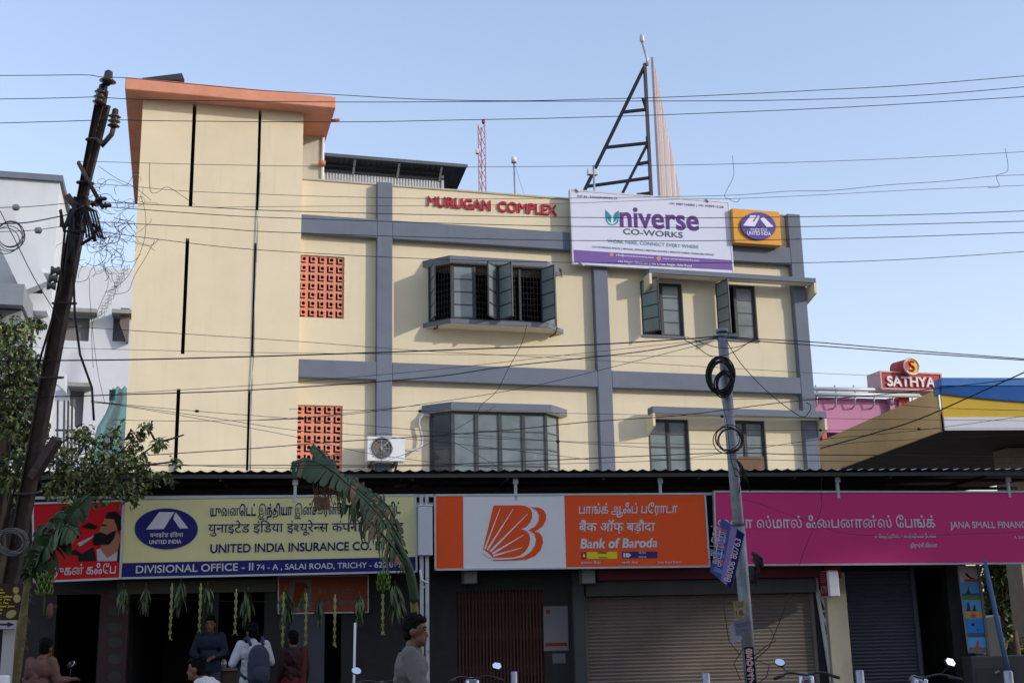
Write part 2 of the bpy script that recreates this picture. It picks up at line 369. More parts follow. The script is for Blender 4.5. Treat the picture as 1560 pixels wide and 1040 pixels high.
def bay(b, name_label, opened):
    z0, z1 = b['zb'][1], b['zt'][0]; xa, xb, xc, xd = b['xa'], b['xb'], b['xc'], b['xd']
    fr = MB(); t = .05; xs = [xb+(xc-xb)*i/4 for i in range(5)]
    for x, y in [(xa, YF-.03)]+[(x, GY) for x in xs]+[(xd, YF-.03)]: fr.box(x-t/2, x+t/2, y-t/2, y+t/2, z0, z1)
    for (p, q) in (((xa, YF-.03), (xb, GY)), ((xb, GY), (xc, GY)), ((xc, GY), (xd, YF-.03))):
        for z in (z0+.025, z1-.025): fr.bar((*p, z), (*q, z), .05, .05)
    win = fr.build('bay_window', M_frame, bld); tag(win, name_label)
    for nm, zz, m in (('sunshade', b['zt'], M_grey), ('sill', b['zb'], M_grey)):
        s = MB(); s.prism([(b['xA'], YF-.002, zz[0]), (b['xB'], BY, zz[0]), (b['xC'], BY, zz[0]), (b['xD'], YF-.002, zz[0])], (0, 0, zz[1]-zz[0]-.001), 0)
        s.prism([(b['xA']+.03, YF-.003, zz[0]-.012), (b['xB']+.02, BY+.02, zz[0]-.012), (b['xC']-.02, BY+.02, zz[0]-.012), (b['xD']-.03, YF-.003, zz[0]-.012)], (0, 0, .0115), 1)
        s.build(nm, [m, M_cream], win)
    seg = [((xa, YF-.03), (xb, GY))]+[((xs[i], GY), (xs[i+1], GY)) for i in range(4)]+[((xc, GY), (xd, YF-.03))]
    for i, (p, q) in enumerate(seg):
        d = Vector((q[0]-p[0], q[1]-p[1])); L = d.length-t; d.normalize(); h = (p[0]+d.x*t/2, p[1]+d.y*t/2)
        op = opened.get(i)
        if op is None:
            l = MB(); leaf(l, h, d, L, z0+.052, z1-.052, 4 if i != 1 or opened else 1); l.build('closed_casement', [M_frame, M_glass3 if (i == 0 and not opened) else M_glass], win)
        else:
            gr = MB(); grille(gr, (*(Vector(h)+Vector((0, .04))), 0), (h[0]+d.x*L, h[1]+d.y*L+.04, 0), z0+.05, z1-.05, i+3); gr.build('grille', M_grille, win)
            side, dx, dy = op; e = h if side == 'l' else (h[0]+d.x*L, h[1]+d.y*L)
            l = MB(); leaf(l, (e[0], e[1]-.035), (dx, dy), L, z0+.03, z1-.03, 4); l.build('open_casement', [M_frame, M_glass2], win)
    return win
bay(b1, 'upper bay window with four casements standing open', {0: ('l', -.03, -1), 2: ('r', -.62, -.78), 3: ('l', .42, -.91), 4: ('r', .40, -.92)})
bay(b2, 'lower bay window with all casements closed', {})
# brackets under the upper sill
for px, py, qx, qy in ((666, 496, 661, 501), (849, 499, 838, 513)):
    s = MB(); a, b = PY(px, py, YF-.3), PY(qx, qy, YF-.06); s.tube([a, (a+b)/2+Vector((.03, -.05, -.03)), b], .02, 5)
    s.build('rusty_bracket', mat('rust', (.16, .08, .05), .9, var=.3, scale=10), bld)

def awning_slab(fl, fr_, ztop, zbot, ch, name):
    y0 = YF-.5; xl = PY(*fl, y0).x; xr = PY(*fr_, y0).x; m = MB()
    m.box(xl, xr, y0, YF-.19, zbot, ztop, 0); m.box(xl+.065, xr-.065, y0+.03, YF-.192, zbot-.012, zbot-.001, 1)
    s = m.build('sunshade', [M_grey, M_cream], bld, .006)
    for x in (xl, xr-.06): c = MB(); c.prism([(x, y0+.004, zbot-.001), (x, y0+.004, zbot-ch*.62), (x, YF-.002, zbot-ch), (x, YF-.002, zbot-.001)], (.06, 0, 0), 0); c.build('cheek', M_cream, s)
    return s
awning_slab((989, 412), (1243, 425), PY(989, 408, YF-.5).z, PY(989, 415.4, YF-.5).z, .42, 'u')
awning_slab((994, 624), (1259, 631), PY(994, 618.4, YF-.5).z, PY(994, 629, YF-.5).z, .46, 'l')
def window(rc, label, left, right, rows=4):
    x0, x1, z0, z1 = rc; m = MB(); t = .05; y = YF+.06
    for x in (x0+t/2, (x0+x1)/2, x1-t/2): m.box(x-t/2, x+t/2, y, y+.06, z0, z1)
    for z in (z0+.02, z1-.02): m.box(x0+t, x1-t, y+.001, y+.059, z-.02, z+.02)
    win = tag(m.build('window', M_frame, bld), label); hw = (x1-x0)/2-t*1.5
    for side, op in (('l', left), ('r', right)):
        h = x0+t if side == 'l' else (x0+x1)/2+t/2; l = MB()
        if op is None: leaf(l, (h, y+.03), (1, 0), hw, z0+.04, z1-.04, rows); l.build('closed_casement', [M_frame, M_glass], win)
        else:
            leaf(l, (x0 if op[2] == 'l' else x1, YF-.04), op[:2], hw+.03, z0+.02, z1-.02, rows); l.build('open_casement', [M_frame, M_glass2], win)
            gr = MB(); grille(gr, (h, y+.08, 0), (h+hw, y+.08, 0), z0+.04, z1-.04, 9); gr.build('grille', M_grille, win)
    s = MB(); s.box(x0-.02, x1+.02, YF-.03, YF+.05, z0-.05, z0-.001); s.build('sill', M_grey, win)
    return win
window(WA, 'upper window beside the pilaster with its left casement open', (.55, -.83, 'l'), None)
window(WB, 'upper window behind the pole with its left casement standing straight out', (.2, -.98, 'l'), None)
window(WC, 'lower window left of the pole with both casements closed', None, None)
wd_ = window(WD, 'lower window behind the pole with a brown board in its foot', None, None)
m = MB(); m.box(WD[0]+.12, WD[1]-.08, YF+.02, YF+.055, WD[2], WD[2]+.42); m.build('board', mat('brown_board', (.17, .10, .06), .8, var=.2, scale=5), wd_)

# pierced block screens
def jali(rc, nr, nc=5):
    x0, x1, z0, z1 = rc; cw, chh = (x1-x0)/nc, (z1-z0)/nr; m = MB(); y = YF+.035
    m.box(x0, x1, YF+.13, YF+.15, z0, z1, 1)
    for i in range(nc):
        for j in range(nr):
            a, b = x0+i*cw, z0+j*chh; P = lambda u, v: (a+u*cw, y, b+v*chh)
            L = [P(*q) for q in ((.09, .11), (.78, .11), (.78, .29), (.31, .29), (.31, .88), (.09, .88))]
            C = [P(.61+.2*math.cos(t), .62+.21*math.sin(t)) for t in [2*math.pi*k/12 for k in range(12)]]
            m.prism([P(0, 0), P(1, 0), P(1, 1), P(0, 1)], (0, .06, 0), 0, [L, C])
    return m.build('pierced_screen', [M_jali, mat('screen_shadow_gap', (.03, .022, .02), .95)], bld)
jali(J1, 7); jali(J2, 7)
m = MB(); J = J2
for rc in (J1, J2): m.box(rc[0]-.05, rc[1]+.05, YF+.232, YF+.26, rc[2]-.05, rc[3]+.05)
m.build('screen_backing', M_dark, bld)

# stair tower
YT = YF-.25
TL = PY(203, 430, YT).x; TR = PY(457, 450, YT).x; ZS = PY(300, 157.5, YT).z; ZSL = PY(191, 136.4, YT-.42).z
ZS = (ZS+ZSL)/2
def slit(px0, py0, px1, py1, wpx):
    x = (PY(px0, py0, YT).x+PY(px1, py1, YT).x)/2; h = wpx/2*YT/FOC*1.02
    return (x-h, x+h, PY(px1, py1, YT).z, PY(px0, py0, YT).z)
sl = [slit(296, 158, 291, 314, 5.4), slit(286, 363, 278, 539, 5.2), slit(273, 592, 266, 716, 5.2), slit(397, 168, 391.5, 320, 4.6), slit(390, 370, 383, 543, 3.2), slit(380, 595, 376.5, 716, 3.6)]
tf = Frame((0, YT, 0), 0)
m = MB(); wallholes(m, tf, TL, TR, 0, ZS, 0, .2, sl); m.build('tower_front', M_cream, bld)
m = MB(); m.box(TL, TL+.2, YT+.205, YF+6, 0, ZS); m.box(TR-.2, TR-.001, YT+.205, YF+6, 0, ZS); m.box(TL, TR, YF+6, YF+6.2, 0, ZS)
m.build('tower_side_walls', M_cream, bld)
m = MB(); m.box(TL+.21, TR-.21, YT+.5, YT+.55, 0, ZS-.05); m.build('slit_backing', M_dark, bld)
SLX0, SLX1 = PY(190.7, 128, YT-.42).x, PY(511.5, 158, YT-.42).x; ZS2 = PY(191.5, 117.2, YT-.42).z
m = MB(); m.box(SLX0, SLX1, YT-.42, YF+6.6, ZS, ZS2); m.build('tower_roof_slab', M_orange, bld, .015)
m = MB(); m.box(TR, SLX1-.12, YF+1.0, YF+6, ZP-.8, ZS-.002); m.build('stair_head_wall', mat('grey_plaster', (.52, .50, .44), .85, var=.08, scale=2, streak=.2), bld)
m = MB(); xe = SLX1-.09; m.tube([(xe, YF+.97, ZP-.5), (xe, YF+.97, ZS-.02)], .035, 8); m.build('white_pipe', M_white, bld)
m = MB(); a = PY(495, 249, YF+.9); m.tube([a, a+Vector((.02, .0, -.0))+Vector((-.16, -.02, .0))], .07, 8)
a = PY(512, 182, YF-.3); m.tube([a+Vector((-.1, .1, 0)), a+Vector((.08, 0, 0))], .035, 8)
m.build('drain_spout', mat('clay_pipe', (.5, .2, .12), .8), bld)
m = MB(); pts = [PY(393, 262, YT-.04), PY(386, 400, YT-.04), PY(382, 545, YT-.04), PY(379, 600, YT-.04), PY(377, 716, YT-.04)]
for i in range(len(pts)-1): m.tube([pts[i]+Vector((.055, 0, 0)), pts[i+1]+Vector((.055, 0, 0))], .014, 5)
m.build('wall_pipe', M_metal, bld); m = MB(); m.tube([PY(267.5, 704, YT-.05), PY(265.5, 725, YT-.05)], .04, 8)
m.build('wall_pipe', M_metal, bld)

# things fixed to the building
FR25 = Frame((0, YF-.30, 0), 0)
hb = thing('shop_hoarding', 'big white hoarding with purple foot strip fixed to the parapet', 'signboard', PY(990, 405, YF-.3))
q = [(869.7, 290.5), (1108.7, 308.5), (1116.4, 412.5), (874.9, 400.3)]
zt, zb = PY(869.7, 290.5, YF-.3).z, PY(874.9, 400.3, YF-.3).z; xl, xr = PY(872, 345, YF-.3).x, PY(1112.5, 360, YF-.3).x
m = MB(); m.box(xl, xr, YF-.3, YF-.24, zb, zt); m.build('panel', mat('white_flex', srgb(206, 210, 230), .6, var=.02), hb)
m = MB(); t = .035
for x0, x1, z0, z1 in ((xl-t, xl, zb-t, zt+t), (xr, xr+t, zb-t, zt+t), (xl, xr, zb-t, zb), (xl, xr, zt, zt+t)): m.box(x0, x1, YF-.31, YF-.2, z0, z1)
for x in (xl+.4, xl+1.4, xr-.5): m.box(x, x+.05, YF-.2, YF-.005, zb+.2, zb+.25); m.box(x, x+.05, YF-.2, YF-.005, zt-.5, zt-.45)
for px, py in ((879, 289.5), (1077, 304.5), (886, 402)): a = PY(px, py, YF-.3); m.bar(a+Vector((-.04, -.03, .03)), a+Vector((.05, -.03, -.05)), .03)
m.build('frame', M_silver, hb)
m = MB(); plate(m, FR25, .001, [(873.6, 380.5), (1114.3, 396.3), (1115.6, 411.5), (874.7, 399.3)], .002); m.build('foot_strip', paint((120, 92, 160)), hb)
m = MB()
PU, TE = paint((96, 62, 128)), paint((40, 140, 150)); GY_ = paint((95, 92, 110)); 
k = 3.9; Z = lambda *p: [(860+x/k, 270+y/k) for x, y in p]
for ch, x0, x1, y0, y1 in (('niverse', 333, 797, 290, 313),): write(m, FR25, .002, ch, 860+x0/k, 270+291/k, 860+x1/k, 270+314/k, 20.5, bold=.028, ref='n', m=0)
write(m, FR25, .002, 'CO-WORKS', 860+350/k, 270+337/k, 860+703/k, 270+360/k, 8.2, bold=.02, m=1)
write(m, FR25, .002, 'WORK HERE, CONNECT EVERY WHERE', 860+255/k, 270+388/k, 860+797/k, 270+424/k, 5.0, m=2, bold=.008)
write(m, FR25, .002, 'CO-WORKING SPACE | VIRTUAL OFFICE | MEETING ROOMS | PRIVATE CABIN | MANAGED OFFICE', 860+165/k, 270+418/k, 860+887/k, 270+466/k, 2.6, m=1)
write(m, FR25, .002, 'GST IN : 33AAGFU2094H1Z4', 860+75/k, 270+118/k, 860+313/k, 270+133/k, 3., m=1)
write(m, FR25, .002, '+91 9087144003 | +91 9789912268', 860+622/k, 270+162/k, 860+945/k, 270+184/k, 3.2, m=1)
write(m, FR25, .005, 'info@universecoworks.com', 860+306/k, 270+467/k, 860+530/k, 270+482/k, 2.6, m=3, bold=.01)
write(m, FR25, .005, 'www.universecoworks.com', 860+582/k, 270+486/k, 860+800/k, 270+500/k, 2.6, m=3, bold=.01)
write(m, FR25, .005, 'VN Nagar, Chatiram | 4th Cross Nagar, Salai Road', 860+316/k, 270+506/k, 860+755/k, 270+532/k, 3.0, m=3, bold=.012)
plate(m, FR25, .004, ell(860+280/k, 270+459/k, 3, 3, 10), .002, 4); plate(m, FR25, .004, ell(860+560/k, 270+482/k, 3.2, 3.4, 12), .002, 4)
m.build('lettering', [PU, GY_, paint((110, 150, 165)), paint((235, 232, 245)), paint((190, 150, 120))], hb)
m = MB()                                                            # the leaf-shaped initial
plate(m, FR25, .002, Z((241, 193), (262, 212), (280, 232), (282, 245), (300, 212), (322, 198), (324, 240), (318, 268), (303, 281), (282, 286), (262, 280), (247, 262), (242, 235)), .003)
m.build('leaf_initial', TE, hb)
m = MB(); plate(m, FR25, .006, Z((276, 240), (283, 232), (290, 240), (290, 268), (283, 276), (276, 268)), .002); plate(m, FR25, .0052, Z((252, 240), (262, 262), (282, 276), (303, 262), (314, 240), (306, 268), (282, 282), (259, 269)), .002)
m.build('leaf_highlight', paint((205, 228, 238)), hb)

ui = thing('wall_sign', 'yellow square sign with a purple oval on the parapet corner', 'signboard', PY(1153, 372, YF-.4))
FRU = Frame((0, YF-.42, 0), 0)
zt, zb = PY(1115, 317, YF-.42).z, PY(1155, 371.8, YF-.42).z; xl, xr = PY(1117, 343, YF-.42).x, PY(1189, 347, YF-.42).x
m = MB(); m.box(xl, xr, YF-.42, YF-.2, zb, zt); m.build('box', paint((222, 160, 70), None, .5), ui, .01)
m = MB(); plate(m, FRU, .001, ell(1154, 345, 26.5, 20.6, 36, .12), .05); m.build('oval', paint((88, 78, 150)), ui)
m = MB(); U = lambda *p: [(1100+x/7.43, 300+y/7.43) for x, y in p]
WP = paint((225, 222, 240))
plate(m, FRU, .053, U((238, 325), (322, 208), (388, 212), (345, 280), (362, 280), (400, 214), (432, 218), (370, 335)), .004)
plate(m, FRU, .053, U((432, 250), (466, 222), (590, 345), (505, 343)), .004)
write(m, FRU, .053, 'UNITED INDIA', 1100+288/7.43, 300+428/7.43, 1100+552/7.43, 300+436/7.43, 5.2, bold=.02)
write(m, FRU, .053, 'यनाइटेड इंिडया', 1100+320/7.43, 300+385/7.43, 1100+512/7.43, 300+390/7.43, 3.6, ref='प')
m.build('lettering', WP, ui)

nm = thing('name_letters', 'raised red capital letters naming the building on its parapet', 'lettering', PY(750, 325, YF))
FRN = Frame((0, YF, 0), 0)
for t_, x0, y0, x1, y1 in (('MURUGAN', 651.3, 314, 747, 321.3), ('COMPLEX', 758.5, 322.3, 847.6, 328.3)):
    fullL = loops_of(t_); X0_ = min(v.x for l in fullL for v in l); X1_ = max(v.x for l in fullL for v in l)
    m = MB(); write(m, FRN, 0, t_, x0, y0, x1, y1, 14.6, bold=.03, depth=.04, lift=.002)
    m.build('word', paint((176, 52, 66), None, .5), nm)

# air conditioner, its pipe
ac = thing('air_conditioner', 'white outdoor unit with round fan under the grey pilaster', 'air conditioner', PY(588, 702, YF-.5))
y = YF-.62; xl, xr = PY(560, 680, y).x, PY(617, 682, y).x; zt, zb = PY(588, 664, y).z, PY(588, 701.5, y).z; W_ = xr-xl; H_ = zt-zb
fan = (xl+W_*.37, (zt+zb)/2, H_*.43)
m = MB(); rim = [(fan[0]+fan[2]*math.cos(t), y, fan[1]+fan[2]*math.sin(t)) for t in [2*math.pi*i/28 for i in range(28)]]
m.prism([(xl, y, zb), (xr, y, zb), (xr, y, zt), (xl, y, zt)], (0, .03, 0), 0, [rim])
m.box(xl, xr, y+.3, y+.33, zb, zt); m.box(xl, xl+.02, y+.031, y+.299, zb, zt); m.box(xr-.25, xr, y+.031, y+.299, zb, zt); m.box(xl+.021, xr-.251, y+.031, y+.299, zt-.02, zt); m.box(xl+.021, xr-.251, y+.031, y+.299, zb, zb+.02)
m.build('casing', mat('white_casing', (.72, .73, .74), .5, var=.06), ac)
m = MB()
for k2 in range(3):
    a = k2*2.1+.4; c, s_ = math.cos(a), math.sin(a); P = lambda r, w_, yy: (fan[0]+r*c-w_*s_, y+yy, fan[1]+r*s_+w_*c)
    m.prism([P(.04, -.02, .12), P(.2, -.1, .13), P(.24, .02, .1), P(.16, .07, .08), P(.04, .03, .1)], (0, .01, 0))
m.ellipsoid((fan[0], y+.1, fan[1]), (.05, .04, .05)); m.build('fan', mat('dusty_fan', (.2, .15, .10), .8, var=.3), ac)
m = MB()
for r in (.1, .17, .24): m.tube([(fan[0]+r*math.cos(t), y-.004, fan[1]+r*math.sin(t)) for t in [2*math.pi*i/20 for i in range(21)]], .005, 4)
for i in range(4): t = math.pi*i/4; m.tube([(fan[0]-.27*math.cos(t), y-.006, fan[1]-.27*math.sin(t)), (fan[0]+.27*math.cos(t), y-.006, fan[1]+.27*math.sin(t))], .005, 4)
m.build('fan_guard', M_metal, ac)
m = MB(); m.box(xl+.05, xl+.6, y+.34, y+.36, zb+.05, zt-.05); m.build('coil', mat('dusty_coil', (.16, .12, .08), .8), ac)
m = MB()
for x in (xl+.1, xr-.2): m.box(x, x+.05, y+.02, YF, zb-.08, zb-.002); m.bar((x+.025, y+.05, zb-.08), (x+.025, YF-.02, zb-.45), .04)
m.build('bracket', M_frame, ac)
m = MB(); m.tube([PY(655, 633, YF-.1), PY(645, 632, YF-.1), PY(639, 637, YF-.1), PY(638, 645, YF-.1), PY(643, 665, YF-.1), PY(643, 678, YF-.12), PY(637, 685, YF-.2), PY(617, 686, YF-.4)], .03, 8)
tag(m.build('refrigerant_pipe', mat('pipe_lagging', (.5, .5, .5), .7, var=.2, scale=9), None), 'grey lagged pipe curling from the white outdoor unit to the lower bay window', 'pipe')

# shed on the roof terrace
sh = thing('roof_shed', 'corrugated metal shed with overhanging roof on the terrace behind the parapet', 'shed', (PY(600, 270, 28).x, 28, 10.55))
y = 27.6
a, b, c_, d_ = PY(502, 237, y), PY(711.5, 263, y), PY(700, 286, y+1.5), PY(502, 262, y+1.5)
zr = a.z; xl, xr = a.x-.6, PY(671, 265, y+.7).x
m = MB(); n = 60
for i in range(n):
    u0, u1 = i/n, (i+1)/n; x0, x1 = xl+(b.x-xl)*u0, xl+(b.x-xl)*u1; dz = .02 if i % 2 else 0; dz2 = 0 if i % 2 else .02
    m.add([(x0, y-.05, zr+dz), (x1, y-.05, zr+dz2), (x1, y+4.5, zr-.75+dz2), (x0, y+4.5, zr-.75+dz)], [(0, 1, 2, 3)])
m.box(xl, b.x, y-.08, y-.055, zr-.05, zr+.03); m.build('roof_sheet', mat('shed_roof', (.10, .115, .135), .5, .4, var=.15), sh)
m = MB(); yy = y+.34; zt = PY(520, 262, yy).z; n = 48
for i in range(n):
    u0, u1 = i/n, (i+.5)/n; u2 = (i+1)/n; f = lambda u: xl+(xr-xl)*u
    m.box(f(u0), f(u1), yy, yy+.03, 10.55, zt); m.box(f(u1), f(u2), yy+.035, yy+.06, 10.55, zt)
m.build('wall_sheet', mat('white_sheet', (.60, .63, .66), .5, .1, var=.08), sh)
m = MB(); grille(m, (xl, yy, 0), (xr, yy, 0), zt, max(zt+.25, zr-.12), 5); m.bar((xl, yy-.02, zt), (xr, yy-.02, zt), .05); m.bar((xl, yy-.02, zr-.13), (xr, yy-.02, zr-.13), .05)
m.build('mesh_panel', M_frame, sh)
m = MB()
for px in (538, 605, 669): x = PY(px, 260, yy).x; m.bar((x, yy, zr-.3), (x, y, zr-.04), .05)
m.box(xr-.06, xr, yy-.04, yy+.08, 10.55, zr-.1); m.build('strut', M_silver, sh)

sp = MB(); a, b = PY(216, 119, YF+1), PY(277, 111.5, YF+1)
sp.prism([a, b, PY(281, 121, YF+1), PY(228, 120.5, YF+1)], (0, 1.2, .1))
for x in (a.x+.3, b.x-.1): sp.box(x, x+.05, YF+1.4, YF+1.45, ZS2, b.z-.05)
tag(sp.build('roof_panel', mat('dark_panel', (.03, .035, .05), .4, var=.2), None), 'dark tilted sheet lying on the terracotta tower roof', 'panel')

# ------------------------------------------------------------------ roof-top structures
BA = R(-26.8); o = PD(988, 200, 32); BB = Frame((o.x, o.y, 0), BA); ROOF = 10.55
hd = thing('roof_billboard', 'tall billboard seen edge on with its black triangular steel frame on the roof', 'billboard', (o.x, o.y, ROOF))
m = MB(); dr = -BB.n; p0 = BB.P(988.5, 88, 0); ztop = p0.z; b0 = Vector((p0.x, p0.y, 0))+BB.x*.05
q = [b0+Vector((0, 0, ROOF+.9)), b0+dr*11+Vector((0, 0, ROOF+.9)), b0+dr*11+Vector((0, 0, ztop)), b0+Vector((0, 0, ztop))]
m.prism(q, BB.x*.06, 0)
BBM = mat('faded_flex', (.40, .34, .37), .7, var=.1, scale=2)
m.build('panel', BBM, hd)
m = MB()
for i, (u0, u1, k) in enumerate(((.1, .3, 0), (.5, .9, 2), (1.1, 1.35, 0), (1.6, 1.8, 1), (2., 2.35, 0), (2.6, 3.1, 2), (3.4, 3.7, 0), (4., 4.4, 1), (4.7, 5.2, 0), (5.6, 6.2, 2), (6.6, 6.9, 1), (7.3, 8, 0), (8.5, 9.4, 2), (9.8, 10.3, 0))):
    zt = ztop-.05; e = BB.x*.062
    m.prism([b0+dr*u0+e+Vector((0, 0, ROOF+1)), b0+dr*u1+e+Vector((0, 0, ROOF+1)), b0+dr*(u1-.04)+e+Vector((0, 0, zt)), b0+dr*(u0+.04)+e+Vector((0, 0, zt))], BB.x*.003, k)
m.build('faded_picture', [mat('print_pale', (.5, .47, .48), .7), mat('print_straw', (.48, .46, .32), .7), mat('print_rose', (.38, .27, .31), .7)], hd)
m = MB(); T = .078; B = lambda x, y: BB.P(x, y, 0)
def down(a, b): t = (ROOF-a.z)/(b.z-a.z); return a+(b-a)*t
m.bar(B(982, 97), down(B(982, 97), B(992, 297)), T); m.bar(B(981, 103), down(B(981, 103), B(892, 287)), T)
for a, b in (((949, 171), (985, 167)), ((921, 225), (987, 218)), ((895, 284), (989, 271)), ((972, 250), (989, 247)), ((970, 297), (992, 294)), ((979, 150), (984, 166)), ((986, 208), (987, 222))): m.bar(B(*a), B(*b), T*.9)
m.bar(B(986, 220), down(B(986, 220), B(948, 295)), T*.8)
m.build('steel_frame', mat('black_steel', (.02, .022, .03), .5), hd)
m = MB(); a, b = B(986, 90), B(979, 66); m.tube([B(986, 100), a, b], .04, 6); m.ellipsoid(B(978, 59), (.07, .07, .14)); m.build('lamp', M_silver, hd)

ms = thing('lattice_mast', 'slim red and white lattice mast rising behind the parapet', 'mast', (*PD(734, 300, 52).xy, 0))
zt = PD(735, 183, 52).z; c = PD(734, 240, 52); m = MB(); mw = MB(); r = .17
legs = [Vector((c.x+r*math.cos(t), c.y+r*math.sin(t), 0)) for t in (R(200), R(320), R(80))]
for k, z in enumerate([i*.5 for i in range(int(zt/.5))]):
    z1 = min(z+.5, zt); mm = mw if (13 < z < 14.8 or z < 11) else m
    for i in range(3):
        mm.bar(legs[i]+Vector((0, 0, z)), legs[i]+Vector((0, 0, z1)), .034); mm.bar(legs[i]+Vector((0, 0, z)), legs[(i+1) % 3]+Vector((0, 0, z1)), .022)
m.build('red_sections', mat('mast_red', (.42, .16, .16), .7), ms); mw.build('white_sections', M_white, ms)
m = MB(); m.ellipsoid((c.x+.1, c.y, zt+.1), (.08, .08, .13)); m.build('beacon', mat('beacon_red', (.3, .05, .06), .6), ms)
m = MB(); m.box(c.x-.28, c.x-.15, c.y-.2, c.y, PD(725, 236, 52).z, PD(725, 229, 52).z); m.build('small_dish', M_silver, ms)
an = thing('aerial_pole', 'thin pole with a small white aerial box behind the red letters', 'aerial', (*PD(784, 297, 31).xy, ROOF))
m = MB(); a = PD(783, 247, 31); m.tube([Vector((a.x+.02, a.y, ROOF)), a], .022, 6); m.tube([a, a+Vector((.75, 0, -2.6))], .006, 4); m.build('pole', M_metal, an)
m = MB(); m.tube([a+Vector((0, 0, -.02)), a+Vector((0, 0, .12))], .07, 10); m.build('aerial_box', M_white, an)
an = thing('roof_light', 'small floodlight on a short post behind the white hoarding', 'lamp', (*PD(904, 297, 29.5).xy, ROOF))
m = MB(); a = PD(904, 252, 29.5); m.tube([Vector((a.x, a.y, ROOF)), a], .025, 6); m.build('post', M_metal, an)
m = MB(); b = PD(901, 262, 29.5); m.box(b.x-.1, b.x+.14, b.y-.06, b.y+.06, b.z-.08, b.z+.06); m.build('lamp_head', M_silver, an)

# ------------------------------------------------------------------ white buildings on the left
L1 = thing('white_house', 'white house with grey roof edge and projecting sunshades beside the leaning pole', 'building', (-6, 25, 0))
Y1 = 24.5; xr = PY(88, 320, Y1).x; zt = PY(60, 275, Y1).z
wins = [(PY(44, 440, Y1).x, PY(65, 440, Y1).x, PY(55, 447, Y1).z, PY(55, 431, Y1).z), (PY(30, 500, Y1).x, PY(52, 500, Y1).x, PY(40, 545, Y1).z, PY(40, 488, Y1).z), (PY(28, 580, Y1).x, PY(60, 580, Y1).x, PY(40, 640, Y1).z, PY(40, 560, Y1).z)]
fr1 = Frame((0, Y1, 0), 0)
m = MB(); wallholes(m, fr1, xr-9, xr, 0, zt, 0, .2, wins); m.box(xr-.2, xr-.001, Y1+.205, Y1+1.7, 0, zt); m.box(xr-9, xr, Y1+1.7, Y1+1.9, 0, zt); m.box(xr-9, xr-8.8, Y1+.205, Y1+1.7, 0, zt)
m.build('wall', M_whitewall, L1)
m = MB(); m.box(xr-9.05, xr+.06, Y1-.07, Y1+2, zt-.004, zt+.12); m.build('roof_edge', mat('roof_grey', (.16, .18, .23), .7), L1)
for rc in wins:
    m = MB(); m.box(rc[0], rc[1], Y1+.12, Y1+.14, rc[2], rc[3], 1)
    for x in (rc[0]+.03, (rc[0]+rc[1])/2, rc[1]-.03): m.box(x-.02, x+.02, Y1+.08, Y1+.119, rc[2], rc[3])
    w_ = m.build('window', [M_frame, M_glass3], L1)
    s = MB(); s.box(rc[0]-.25, rc[1]+.25, Y1-.4, Y1-.002, rc[3]+.1, rc[3]+.18); s.build('sunshade', M_whitewall, w_)
m = MB(); ya = 22.6                                                   # projecting balcony block with dark underside
x0, x1 = PY(-40, 450, ya).x, PY(36, 450, ya).x; m.box(x0, x1, ya, Y1-.002, PY(20, 464, ya).z, PY(20, 432, ya).z)
x0, x1 = PY(-40, 600, ya).x, PY(20, 600, ya).x; m.box(x0, x1, ya+.3, Y1-.002, PY(20, 470, ya).z-2.3, PY(20, 466, ya).z)
m.build('balcony', mat('balcony_grey', (.24, .27, .31), .85, var=.1, streak=.3), L1)
m = MB(); a, b = PY(-4, 322, Y1-.5), PY(54, 440, Y1-.5); m.bar(a, b, .5, .35, 0, (0, 1, 0)); m.build('sloping_parapet', M_whitewall, L1)
m = MB()
for px0, py0, px1, py1 in ((83, 560, 100, 580), (95, 612, 112, 640)):
    a, b = PY(px0, py0, Y1-.2), PY(px1, py1, Y1-.2); m.prism([a, PY(px1, py0+8, Y1-.2), b, PY(px1, py1+16, Y1-.2), PY(px0, py0+22, Y1-.2)], (0, .25, 0))
m.build('fin', M_whitewall, L1)
m = MB()
for px in (88, 98, 104, 110): m.tube([PY(px, 610, Y1-.45), PY(px-2, 760, Y1-.45)], .02, 5)
for py in (655, 690, 710): m.tube([PY(84, py, Y1-.45), PY(114, py, Y1-.45)], .02, 5)
m.build('window_bars', M_frame, L1)

L2 = thing('far_white_block', 'plain white block with deep windows seen between pole and stair tower', 'building', (-5, 61, 0))
Y2 = 60.; x0, x1 = PY(60, 450, Y2).x, PY(215, 450, Y2).x; zt = PY(150, 407, Y2).z
def r2(l, r, t, b): return (PY(l, (t+b)/2, Y2).x, PY(r, (t+b)/2, Y2).x, PY((l+r)/2, b, Y2).z, PY((l+r)/2, t, Y2).z)
ws = [r2(95, 136, 482, 519), r2(172, 192, 484, 520), r2(105, 127, 594, 650), r2(166, 176, 593, 610)]
m = MB(); wallholes(m, Frame((0, Y2, 0), 0), x0, x1, 0, zt, 0, .5, ws); m.box(x0, x1, Y2+5, Y2+5.2, 0, zt); m.box(x0, x0+.2, Y2+.51, Y2+5, 0, zt-.01); m.box(x0+.21, x1, Y2+.51, Y2+4.99, zt-.3, zt-.1)
m.build('wall', mat('bright_wall', (.58, .62, .68), .85, var=.06, scale=.6, streak=.2, dirt=(.36, .39, .43)), L2)
for i, rc in enumerate(ws):
    m = MB(); m.box(rc[0], rc[1], Y2+.3, Y2+.55, rc[2], rc[3]); w_ = m.build('window', mat('grey_shutter', (.17, .17, .18), .7), L2)
    if i != 3: s = MB(); s.box(rc[0]-.05, rc[1]+.35, Y2-.9, Y2-.002, rc[3]+.01, rc[3]+.2); s.build('sunshade', M_concrete, w_)
